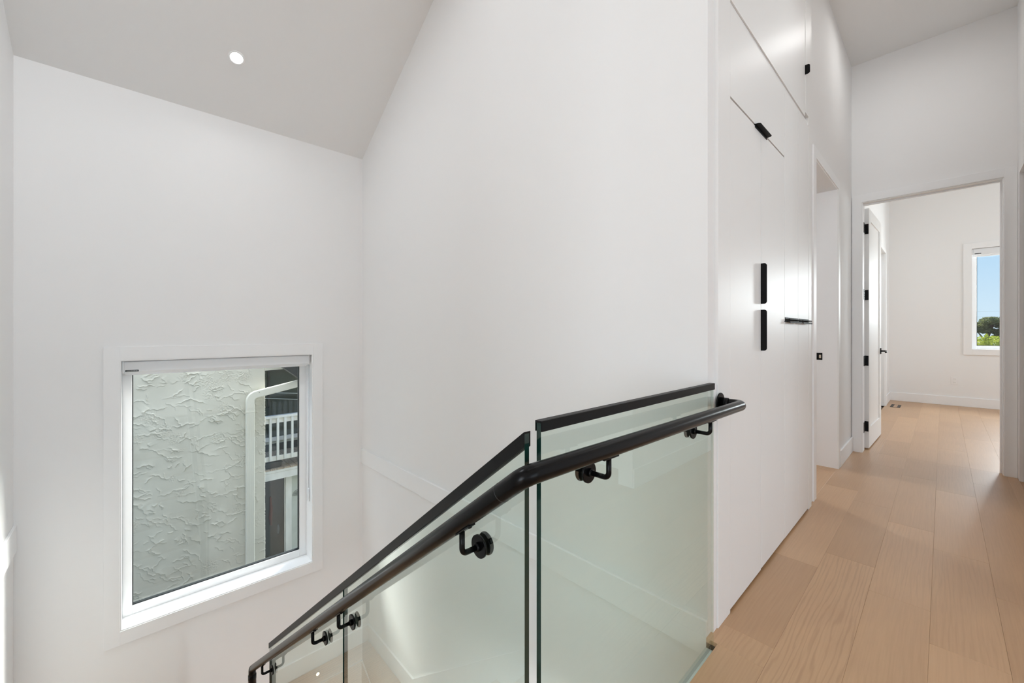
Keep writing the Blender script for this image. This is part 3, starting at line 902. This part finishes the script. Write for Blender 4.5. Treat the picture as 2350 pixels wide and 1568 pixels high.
B(gx0+0.001, yf0+0.022, gz0+0.001, gx1-0.001, yf0+0.028, gz1-0.001).build('pane', M['pane'], wn)
# roller shade
sh = tag(empty('roller_shade', ((WX0+WX1)/2, YW+0.06, WZ1)), 'white roller shade rolled up in its cassette under the head of the stair window', 'roller shade')
cz0 = WZ1-0.088
mb = MB()
mb.prism([(WX0+0.012, YW+0.022, WZ1-0.010), (WX0+0.012, YW+0.030, WZ1-0.004), (WX0+0.012, YW+0.11, WZ1-0.004), (WX0+0.012, YW+0.11, cz0), (WX0+0.012, YW+0.036, cz0), (WX0+0.012, YW+0.022, cz0+0.016)], (WX1-WX0-0.030, 0, 0))
mb.build('cassette', M['shade'], sh, 0.002)
for x in (WX0+0.003, WX1-0.017):
    B(x, YW+0.024, cz0+0.004, x+0.009, YW+0.108, WZ1-0.004).build('end_cap', M['vinyl'], sh, 0.002)
B(WX0+0.016, YW+0.060, cz0-0.012, WX1-0.022, YW+0.072, cz0+0.001).build('bottom_bar', M['vinyl'], sh, 0.002)
tg = B(WX0+0.018, YW+0.0205, cz0+0.014, WX0+0.085, YW+0.0222, cz0+0.026).build('small_tag', M['tag'], sh)
mb = MB()
for k in range(12):
    x = WX0+0.024+k*0.0046
    mb.box(x, YW+0.0200, cz0+0.018, x+0.0028+0.0008*(k % 3), YW+0.0206, cz0+0.0215)
mb.build('tag_print', M['tagmark'], tg)
# loop cord on the right jamb with its tensioner
for dy in (0.0, 0.012):
    MB().cyl((WX1-0.006, YW+0.050+dy, cz0+0.004), (WX1-0.006, YW+0.050+dy, -0.235), 0.0022, 8).build('cord', M['clear'], sh)
B(WX1-0.014, YW+0.040, -0.330, WX1-0.0005, YW+0.074, -0.215).build('tensioner', M['clear'], sh, 0.006, 3)

# ------------------------------------------------------------------ bedroom window
wn = struct(empty('window_2', (XBED, -1.0, 0.9)))
y0, y1, z0, z1 = BW['y0'], BW['y1'], BW['z0'], BW['z1']
cwb = 0.090
casing('casing', [(XBED-0.018, y1, z0-cwb, XBED, y1+cwb, z1+cwb), (XBED-0.018, y0-cwb, z0-cwb, XBED, y0, z1+cwb), (XBED-0.018, y0, z0-cwb, XBED, y1, z0), (XBED-0.018, y0, z1, XBED, y1, z1+cwb)], wn)
mb = MB(); f = 0.052; xa, xb = XBED+0.10, XBED+0.16
mb.box(xa, y1-f, z0, xb, y1, z1).box(xa, y0, z0, xb, y0+f, z1).box(xa, y0+f, z0, xb, y1-f, z0+f).box(xa, y0+f, z1-f, xb, y1-f, z1)
mb.build('sash_frame', M['vinyl'], wn, 0.003)
mb = MB(); g = 0.006
mb.box(xa+0.015, y1-f-g, z0+f, xb-0.01, y1-f, z1-f).box(xa+0.015, y0+f, z0+f, xb-0.01, y0+f+g, z1-f).box(xa+0.015, y0+f, z0+f, xb-0.01, y1-f, z0+f+g).box(xa+0.015, y0+f, z1-f-g, xb-0.01, y1-f, z1-f)
mb.build('gasket', M['gasket'], wn)
B(xa+0.025, y0+f, z0+f, xa+0.031, y1-f, z1-f).build('pane', M['pane'], wn)
sh = tag(empty('roller_shade', (XBED, -1.0, z1)), 'white roller shade cassette at the top of the bedroom window', 'roller shade')
B(XBED+0.012, y0+0.01, z1-0.100, XBED+0.095, y1-0.014, z1-0.004).build('cassette', M['shade'], sh, 0.004)
B(XBED+0.013, y1-0.013, z1-0.098, XBED+0.094, y1-0.003, z1-0.006).build('end_cap', M['vinyl'], sh, 0.002)
B(XBED+0.060, y0+0.02, z1-0.125, XBED+0.070, y1-0.02, z1-0.099).build('bottom_bar', M['vinyl'], sh, 0.002)
tg = B(XBED+0.0106, y1-0.095, z1-0.086, XBED+0.0122, y1-0.028, z1-0.074).build('small_tag', M['tag'], sh)

# ------------------------------------------------------------------ small fittings
vt = tag(empty('floor_register', (8.77, 0.508, 0)), 'bronze floor register with a pale wood centre on the bedroom floor', 'floor register')
mb = MB()
vx0, vx1, vy0, vy1 = 8.60, 8.92, 0.452, 0.566
mb.box(vx0, vy0, 0.0005, vx1, vy0+0.006, 0.005).box(vx0, vy1-0.006, 0.0005, vx1, vy1, 0.005).box(vx0, vy0+0.006, 0.0005, vx0+0.012, vy1-0.006, 0.005).box(vx1-0.012, vy0+0.006, 0.0005, vx1, vy1-0.006, 0.005)
mb.build('frame', M['bronze'], vt)
B(vx0+0.012, vy0+0.006, 0.0003, vx1-0.012, vy1-0.006, 0.0012).build('opening', M['slot'], vt)
B(vx0+0.014, vy0+0.036, 0.0014, vx1-0.014, vy1-0.036, 0.0045).build('wood_insert', M['oak'], vt)
for k in range(3):
    for yy in (vy0+0.010+k*0.008, vy1-0.013-k*0.008):
        B(vx0+0.013, yy, 0.0014, vx1-0.013, yy+0.003, 0.0042).build('slat', M['bronze'], vt)
ol = tag(empty('wall_outlet', (XBED, -0.125, 0.395)), 'white wall outlet low on the far bedroom wall', 'outlet')
B(XBED-0.006, -0.164, 0.333, XBED, -0.086, 0.458).build('cover_plate', M['plate'], ol, 0.002)
for zc in (0.370, 0.421):
    rc = B(XBED-0.0085, -0.141, zc-0.017, XBED-0.005, -0.109, zc+0.017).build('receptacle', M['plate'], ol, 0.002)
    for yy in (-0.132, -0.120):
        B(XBED-0.0090, yy-0.0012, zc-0.004, XBED-0.0084, yy+0.0012, zc+0.007).build('slot', M['slot'], rc)

def downlight(loc, normal, label, power, col=WARM, r=0.045, spread=170):
    L = tag(empty('recessed_downlight', loc), label, 'downlight')
    n = Vector(normal).normalized(); c0 = Vector(loc)
    mb = MB()
    seg = 36
    up = Vector((1, 0, 0)); u = (up-n*up.dot(n)).normalized(); v = n.cross(u)
    prof = [(r*1.32, 0.0), (r*1.30, 0.004), (r*1.03, 0.005), (r*1.0, 0.0)]
    b0 = len(mb.v)
    for rr, h in prof:
        for k in range(seg):
            a = 2*PI*k/seg
            mb.v.append(tuple(c0+n*h+(u*math.cos(a)+v*math.sin(a))*rr))
    for i in range(len(prof)-1):
        for k in range(seg):
            k2 = (k+1) % seg
            mb.face((b0+i*seg+k, b0+(i+1)*seg+k, b0+(i+1)*seg+k2, b0+i*seg+k2), 0, True)
    mb.build('trim_ring', M['trim'], L)
    MB().lathe(c0+n*0.0006, n, [(0, r), (0.0008, r*0.99)], 32).build('lens', M['lens'], L)
    ld = bpy.data.lights.new('lamp', 'AREA')
    ld.shape = 'DISK'; ld.size = r*1.9; ld.energy = power; ld.color = col
    ld.spread = math.radians(spread)
    lo = bpy.data.objects.new('lamp', ld)
    COL.objects.link(lo); lo.parent = L
    lo.location = n*0.008
    lo.rotation_euler = n.to_track_quat('-Z', 'Y').to_euler()
    return L
sn = Vector((0, -KS, -1)).normalized()
def vz(y): return ZW+KS*(YW-y)
downlight((0.53, 3.35, vz(3.35)), sn, 'round recessed downlight in the sloping ceiling above the stair window', DOWN_W*1.0, NEUT, 0.037)
for xx, lab in ((0.65, 'added fill downlight in the flat hall ceiling nearest the stair opening'), (2.45, 'added fill downlight in the middle of the hall ceiling before the cupboards'), (4.25, 'added fill downlight in the hall ceiling nearest the bedroom door')):
    downlight((xx, 0.12, ZC), (0, 0, -1), lab, DOWN_W*1.2, WARM, 0.075)  # unseen fittings added to brighten the hall
downlight((-0.25, 2.0, ZC), (0, 0, -1), 'added fill downlight over the upper stair flight, nearer the left wall', DOWN_W*8.0, NEUT)  # unseen, added to lift the tall stair wall near the window
downlight((1.05, 1.75, ZC), (0, 0, -1), 'added fill downlight over the lower stair flight, nearer the tall stair wall', DOWN_W*0.8, NEUT)  # second unseen fill light added over the stairs
downlight((7.3, -0.9, 4.0), (0, 0, -1), 'added fill downlight in the bedroom ceiling', DOWN_W*4, NEUT)  # out of view, added to brighten the bedroom
downlight((4.3, 1.9, 2.8), (0, 0, -1), 'added fill downlight in the room beyond the hall doorway', DOWN_W*7, NEUT)  # unseen lamp added to spill light through the doorway
downlight((0.2, -0.3, -0.45), (0, 0, -1), 'added fill downlight under the hall floor, at the left over the lower level', DOWN_W*32, NEUT)  # unseen lamp added to brighten the lower stairwell
downlight((1.2, 0.2, -0.45), (0, 0, -1), 'added fill downlight under the hall floor, over the foot of the lower stair', DOWN_W*32, NEUT)  # companion lamp added for the lower stair walls, also unseen
# step light low on the window wall
sl_ = tag(empty('step_light', (1.19, YW, -1.84)), 'small round glowing step light low on the wall under the stair window', 'step light')
MB().lathe((1.19, YW-0.0145, -1.84), (0, -1, 0), [(0, 0.022), (0.003, 0.022), (0.0035, 0.018)], 28).build('trim_ring', M['plate'], sl_)
MB().lathe((1.19, YW-0.0182, -1.84), (0, -1, 0), [(0, 0.013), (0.001, 0.012)], 24).build('lens', M['steplens'], sl_)

# ------------------------------------------------------------------ outdoors: ground
ZG = -3.75
struct(B(-30, 3.97, ZG-0.2, 60, 40, ZG).build('ground', M['lawn']))
struct(B(XBED+0.2, -40, ZG-0.2, 60, 3.97, ZG-0.001).build('ground_garden', M['lawn']))

# stucco house next door
sh_ = tag(empty('stucco_house', (0.0, 5.3, ZG)), 'pale grey stucco house wall close outside the stair window', 'house')
SY, SXR = 5.200, 1.089
def stucco(parent):
    x0, x1, z0, z1 = -0.40, SXR, -1.90, 1.05
    stp = 0.0034
    nx_, nz_ = int((x1-x0)/stp)+1, int((z1-z0)/stp)+1
    X = np.linspace(x0, x1, nx_); Z = np.linspace(z0, z1, nz_)
    GXm, GZm = np.meshgrid(X, Z)
    H = np.zeros_like(GXm)
    r = np.random.RandomState(11)
    # smooth large undulation
    for _ in range(26):
        kx, kz, ph = r.uniform(-9, 9), r.uniform(-9, 9), r.uniform(0, 6.28)
        H += 0.0007*np.sin(kx*GXm+kz*GZm+ph)
    # trowelled lifts: each a thin plaster lap, thick along one ragged curved edge and feathered out on the other side
    for q in range(620):
        cx, cz = r.uniform(x0, x1), r.uniform(z0, z1)
        L = r.uniform(0.04, 0.15) if r.rand() < 0.85 else r.uniform(0.15, 0.28)
        Wd = r.uniform(0.04, 0.13)
        th_ = r.normal(0, 0.45) if r.rand() < 0.6 else r.normal(-0.85, 0.3)
        cu = r.uniform(-2.6, 2.6)
        hh = r.uniform(0.0016, 0.0050)
        R = L+Wd
        i0, i1 = np.searchsorted(X, [cx-R, cx+R]); k0, k1 = np.searchsorted(Z, [cz-R, cz+R])
        if i1-i0 < 3 or k1-k0 < 3: continue
        gx = GXm[k0:k1, i0:i1]-cx; gz = GZm[k0:k1, i0:i1]-cz
        u = gx*math.cos(th_)+gz*math.sin(th_); v = -gx*math.sin(th_)+gz*math.cos(th_)
        ph = r.uniform(0, 6.28, 4)
        edge = cu*u*u + 0.006*np.sin(u*55+ph[0]) + 0.004*np.sin(u*131+ph[1]) + 0.010*np.sin(u*23+ph[2])
        s = v-edge                                   # s>0 : on the lap, thick at the edge
        if r.rand() < 0.72:                           # fine ridge left by the trowel edge
            wr = r.uniform(0.0035, 0.008)
            prof = np.where(s > 0, np.exp(-s/wr), 0)*1.2
        else:
            prof = np.where(s > 0, np.exp(-s/(Wd*0.30)), 0)
        prof *= np.clip((L/2-np.abs(u))/(L*0.22), 0, 1)
        fr = (r.rand(*s.shape) < 0.0)
        H[k0:k1, i0:i1] += hh*prof
    # crumbly patches
    for q in range(60):
        cx, cz, rr_ = r.uniform(x0, x1), r.uniform(z0, z1), r.uniform(0.03, 0.10)
        i0, i1 = np.searchsorted(X, [cx-rr_, cx+rr_]); k0, k1 = np.searchsorted(Z, [cz-rr_, cz+rr_])
        if i1-i0 < 3 or k1-k0 < 3: continue
        gx = GXm[k0:k1, i0:i1]-cx; gz = GZm[k0:k1, i0:i1]-cz
        msk = np.clip(1-(gx*gx+gz*gz)/rr_**2, 0, 1)
        nn_ = r.rand(*gx.shape)
        nn_ = (nn_+np.roll(nn_, 1, 0)+np.roll(nn_, 1, 1)+np.roll(nn_, -1, 0))/4
        H[k0:k1, i0:i1] += 0.007*msk*(nn_-0.45)
    Yv = SY - H
    # ragged vertical arris at the corner
    V = np.stack([GXm, Yv, GZm], -1)
    rag = 0.006*r.rand(nz_)
    V[:, -1, 0] += rag; V[:, -2, 0] += rag*0.6
    V[:, -1, 1] += 0.010
    V = V.reshape(-1, 3) - np.array(world_loc(parent))
    idx = np.arange(nx_*nz_).reshape(nz_, nx_)
    q = np.stack([idx[:-1, :-1], idx[:-1, 1:], idx[1:, 1:], idx[1:, :-1]], -1).reshape(-1, 4)
    me = bpy.data.meshes.new('stucco_wall')
    me.vertices.add(len(V)); me.vertices.foreach_set('co', V.astype(np.float32).ravel())
    me.loops.add(q.size); me.loops.foreach_set('vertex_index', q.astype(np.int32).ravel())
    me.polygons.add(len(q)); me.polygons.foreach_set('loop_start', np.arange(0, q.size, 4, dtype=np.int32))
    me.polygons.foreach_set('loop_total', np.full(len(q), 4, dtype=np.int32))
    me.polygons.foreach_set('use_smooth', np.ones(len(q), dtype=bool))
    me.materials.append(M['stucco'])
    me.update(calc_edges=True); me.validate()
    o = bpy.data.objects.new('stucco_wall', me)
    COL.objects.link(o); o.parent = parent
    return o
stucco(sh_)
mb = MB()
mb.box(-6, SY+0.012, ZG, SXR+0.002, 7.4, 0.72)                    # body of the house
mb.box(-6, SY+0.004, ZG, -0.39, SY+0.0125, 1.25).box(-0.39, SY+0.004, ZG, SXR, SY+0.0125, -1.89)
mb.build('side_wall', M['stucco'], sh_)
# gable end of the wall running out under the eave
mb = MB()
mb.prism([(SXR-0.004, SY+0.001, 0.728), (1.29, SY+0.001, 0.735), (1.20, SY+0.001, 0.800), (1.20, SY+0.001, 1.25), (SXR-0.004, SY+0.001, 1.25)], (0, 0.12, 0))
mb.build('eave_return', M['stucco'], sh_)
mb = MB()
mb.prism([(1.20, SY-0.16, 0.792), (1.46, SY-0.16, 0.585), (1.46, SY-0.16, 1.3), (1.20, SY-0.16, 1.3)], (0, 0.14, 0))
mb.build('eave_soffit', M['soffit'], sh_)
# downspout with its bend
px, pw, pd = 0.938, 0.039, 0.030
def rect_sweep(mb, path, hw, hd):
    """rectangular section swept in the xz plane; hw across, hd in y"""
    P = [Vector(p) for p in path]; b = len(mb.v)
    for i, p in enumerate(P):
        t = (P[min(i+1, len(P)-1)]-P[max(i-1, 0)]).normalized()
        n = Vector((t.z, 0, -t.x))
        for sx_, sy_ in ((-1, -1), (1, -1), (1, 1), (-1, 1)):
            mb.v.append(tuple(p+n*hw*sx_+Vector((0, hd*sy_, 0))))
    for i in range(len(P)-1):
        for k in range(4):
            k2 = (k+1) % 4
            mb.face((b+i*4+k, b+i*4+k2, b+(i+1)*4+k2, b+(i+1)*4+k))
    mb.face((b+3, b+2, b+1, b)); e = b+(len(P)-1)*4; mb.face((e, e+1, e+2, e+3))
dp = [(px, SY-0.045, ZG+0.1)] + [tuple(v) for v in arc_path([(px, SY-0.045, -2.0), (px, SY-0.045, 0.468), (1.434, SY-0.045, 0.566)], 0.075, 9)] + [(1.75, SY-0.045, 0.628)]
mb = MB(); rect_sweep(mb, dp, pw, pd)
ds = mb.build('downspout', M['downspout'], sh_, 0.008, 3)
mb = MB()
rect_sweep(mb, [(px, SY-0.045, 0.292), (px, SY-0.045, 0.300)], pw+0.0015, pd+0.0015)
mb.build('joint', M['downspout'], ds)
mb = MB()
for k in range(4):
    x = px-0.024+k*0.016
    mb.box(x-0.0022, SY-0.0766, ZG+0.12, x+0.0022, SY-0.0745, 0.285)
mb.build('rib', M['downspout'], ds, 0.001)
MB().lathe((1.02, SY-0.0755, 0.500), (0, -1, 0), [(0, 0.004), (0.001, 0.003)], 8).build('rivet', M['soffit'], ds)

# house with balcony behind
bh = tag(empty('balcony_house', (2.2, 8.2, ZG)), 'house with a white railed balcony over a glass door, beyond the stucco corner', 'house')
YB = 8.0
mb = MB(); mb.box(-0.5, 9.25, -1.3, 5.5, 9.4, 2.6)
mb.build('upper_wall', M['siding'], bh)
uw = B(0.6, 9.235, -0.94, 4.2, 9.25, 1.6).build('upper_window', M['dark_glass'], bh)
mb = MB()
for x in (1.98, 2.75): mb.box(x, 9.215, -0.94, x+0.03, 9.24, 1.6)
mb.build('mullion', M['soffit'], uw)
B(0.6, 9.20, -1.02, 4.2, 9.25, -0.94).build('window_sill', M['white_out'], bh)
B(0.6, 9.23, -1.22, 4.2, 9.245, -1.08).build('wall_base', M['soffit'], bh)
mb = MB(); mb.box(-0.5, YB-0.3, 1.9, 5.5, 9.4, 2.1)
mb.build('balcony_roof', M['soffit'], bh)
dk = B(-0.5, YB+0.02, -1.40, 5.5, 9.25, -1.247).build('deck', M['white_out'], bh)
for k in range(34):
    x = 0.6+k*0.105
    B(x, YB-0.02, -1.245, x+0.098, 9.24, -1.221).build('deck_board', M['deck'], dk)
B(-0.5, YB-0.012, -1.292, 5.5, YB+0.018, -1.248).build('fascia_upper', M['white_out'], bh, 0.002)
B(-0.5, YB-0.004, -1.418, 5.5, YB+0.018, -1.296).build('fascia_lower', M['white_out'], bh, 0.002)
rl = empty('balcony_railing', (2.0, YB, -1.2), bh)
B(0.2, YB-0.045, -0.335, 5.5, YB+0.045, -0.290).build('top_rail', M['white_out'], rl, 0.004)
B(0.2, YB-0.005, -0.425, 5.5, YB+0.022, -0.337).build('upper_rail', M['white_out'], rl, 0.003)
B(0.2, YB-0.005, -1.085, 5.5, YB+0.022, -1.000).build('bottom_rail', M['white_out'], rl, 0.003)
for k in range(32):
    x = 1.295+k*0.1145
    B(x-0.0185, YB-0.042, -1.070, x+0.0185, YB-0.006, -0.336).build('baluster', M['white_out'], rl, 0.003)
# ground floor under the balcony
YG = 8.12
GDX = 2.03
lw = B(-0.5, YG+0.05, ZG, 5.5, YG+0.2, -1.40).build('lower_wall', M['siding'], bh)
for k in range(15):
    z = -1.62-0.155*k
    x0 = GDX+0.105
    MB().prism([(x0, YG+0.05, z), (x0, YG+0.05, z+0.165), (x0, YG+0.043, z+0.165), (x0, YG+0.032, z)], (3.0, 0, 0)).build('siding_board', M['siding'], lw)
B(GDX, YG+0.01, ZG, GDX+0.10, YG+0.06, -1.40).build('door_trim', M['white_out'], bh, 0.003)
gd = B(0.6, YG+0.035, ZG+0.1, GDX, YG+0.05, -1.40).build('glass_door', M['dark_room'], bh)
B(GDX-0.018, YG+0.02, ZG+0.1, GDX-0.006, YG+0.04, -1.40).build('door_stile', M['white_out'], gd)
MB().tube([(1.79, YG+0.028, -1.75), (1.80, YG+0.026, -1.95), (1.79, YG+0.026, -2.12), (1.80, YG+0.028, -2.25)], 0.05, 10, radii=[0.012, 0.026, 0.030, 0.020]).build('hung_coat', M['rust'], gd)
MB().tube([(1.91, YG+0.03, -2.28), (1.915, YG+0.028, -2.36), (1.91, YG+0.03, -2.44)], 0.03, 8, radii=[0.014, 0.022, 0.014]).build('hung_towel', M['pale_cloth'], gd)
# rake hung on the siding
rk = tag(empty('garden_rake', (2.27, YG+0.02, -1.75)), 'dark fan rake head hung on the pale siding below the balcony', 'rake')
hub = Vector((2.300, YG+0.014, -1.845))
for k in range(8):
    a = math.radians(100+k*10)
    tip = hub+Vector((math.cos(a)*0.17, 0.0, math.sin(a)*0.14))
    MB().tube([tuple(hub), tuple(hub*0.45+tip*0.55+Vector((0.006, 0, 0.004))), tuple(tip)], 0.0028, 6).build('tine', M['iron'], rk)
MB().cyl(tuple(hub), (2.60, YG+0.014, -2.3), 0.011, 10).build('pole', M['bark'], rk)
# planter tray on the deck
pl = tag(empty('planter_tray', (1.75, YB+0.10, -1.221)), 'low black planter tray on the balcony deck under the railing', 'planter')
mb = MB()
mb.prism([(1.10, YB+0.03, -1.216), (1.10, YB+0.21, -1.216), (1.10, YB+0.23, -1.125), (1.10, YB+0.01, -1.125)], (0.84, 0, 0))
mb.build('tray', M['planter'], pl, 0.008)
B(1.09, YB+0.004, -1.128, 1.95, YB+0.236, -1.114).build('rim', M['planter'], pl, 0.004)
# wires in front of the balcony window
for i, (za, zb, lab) in enumerate(((0.035, -0.028, 'upper of two thin pale wires crossing in front of the balcony window'), (-0.075, -0.147, 'lower of two thin pale wires crossing in front of the balcony window'))):
    o = MB().tube([(1.05, 8.6, za+(za-zb)*1.7), (1.9, 8.6, za), (2.4, 8.6, zb), (3.4, 8.6, zb+(zb-za)*2)], 0.0052, 6).build('overhead_wire', M['wire'])
    tag(o, lab, 'wire')

# garden trees seen through the bedroom window
def leaf_cloud(name, parent, blobs, n, size, mat, rs, flat=0.6):
    r = np.random.RandomState(rs)
    V, F = [], []
    off = np.array(world_loc(parent))
    wts = np.array([b[3]*b[4]*b[5] for b in blobs])**0.67; wts /= wts.sum()
    for _ in range(n):
        b = blobs[r.choice(len(blobs), p=wts)]
        d = r.normal(size=3); d /= np.linalg.norm(d)
        rad = r.uniform(0.55, 1.0)
        c = np.array(b[:3])+d*rad*np.array(b[3:6])
        ax = r.normal(size=3); ax[2] *= flat; ax /= np.linalg.norm(ax)
        ay = np.cross(ax, r.normal(size=3)); ay /= np.linalg.norm(ay)
        s = size*r.uniform(0.6, 1.3)
        k = len(V)
        for p in (c-ax*s, c+ay*s*0.42, c+ax*s, c-ay*s*0.42): V.append(tuple(p-off))
        F.append((k, k+1, k+2, k+3))
    me = bpy.data.meshes.new(name); me.from_pydata(V, [], F); me.materials.append(mat)
    o = bpy.data.objects.new(name, me); COL.objects.link(o); o.parent = parent
    o['kind'] = 'stuff'
    return o
tr = tag(empty('pine_tree', (24.4, -1.25, ZG)), 'dark green spreading pine tree against the sky beyond the bedroom window', 'tree')
MB().tube([(24.4, -1.10, ZG), (24.4, -1.14, 0.2), (24.4, -1.18, 1.0), (24.4, -1.3, 1.5)], 0.08, 10, radii=[0.14, 0.10, 0.07, 0.04]).build('trunk', M['bark'], tr)
for p in ([(24.4, -1.17, 0.75), (24.4, -1.02, 1.05), (24.4, -0.92, 1.25)], [(24.4, -1.17, 0.70), (24.4, -1.45, 1.0), (24.4, -1.62, 1.15)], [(24.4, -1.18, 0.9), (24.4, -1.3, 1.3), (24.4, -1.4, 1.6)]):
    MB().tube(p, 0.03, 8, radii=[0.035, 0.025, 0.012]).build('branch', M['bark'], tr)
blobs = [(24.4, -0.98, 1.42, 0.6, 0.28, 0.16), (24.4, -1.30, 1.62, 0.7, 0.34, 0.17), (24.4, -1.62, 1.50, 0.6, 0.32, 0.20), (24.4, -1.15, 1.25, 0.5, 0.30, 0.12),
         (24.4, -1.55, 1.18, 0.5, 0.28, 0.13), (24.4, -1.45, 0.98, 0.4, 0.22, 0.10), (24.4, -1.68, 0.88, 0.4, 0.26, 0.12), (24.4, -2.1, 1.35, 0.6, 0.4, 0.28), (24.4, -0.80, 1.30, 0.4, 0.20, 0.09), (24.4, -2.0, 0.9, 0.5, 0.35, 0.2)]
leaf_cloud('foliage', tr, blobs, 15000, 0.040, M['pine'], 5)
lt = tag(empty('lime_shrub', (20.0, -1.0, ZG)), 'bright lime green shrub in front of the pine outside the bedroom window', 'shrub')
MB().tube([(20.0, -1.0, ZG), (20.0, -1.02, -1.5), (20.0, -1.05, 0.2)], 0.06, 8, radii=[0.10, 0.07, 0.03]).build('trunk', M['bark'], lt)
blobs = [(20.0, -0.85, 0.75, 0.5, 0.26, 0.30), (20.0, -1.1, 0.72, 0.6, 0.30, 0.34), (20.0, -1.42, 0.66, 0.6, 0.30, 0.30), (20.0, -0.55, 0.62, 0.5, 0.3, 0.3), (20.0, -1.8, 0.5, 0.6, 0.4, 0.35), (20.0, -1.0, 0.2, 0.8, 0.7, 0.5), (20.0, -0.96, 1.02, 0.15, 0.06, 0.10)]
leaf_cloud('foliage', lt, blobs, 15000, 0.032, M['lime'], 9, 1.0)
for i, (za, lab) in enumerate(((2.05, 'upper thin power line crossing the sky beyond the bedroom window'), (1.83, 'lower thin power line crossing the sky beyond the bedroom window'))):
    o = MB().tube([(26.0, 3.0, za+0.02), (26.0, -1.5, za), (26.0, -6.0, za-0.01)], 0.0032, 6).build('power_line', M['wire'])
    tag(o, lab, 'power line')
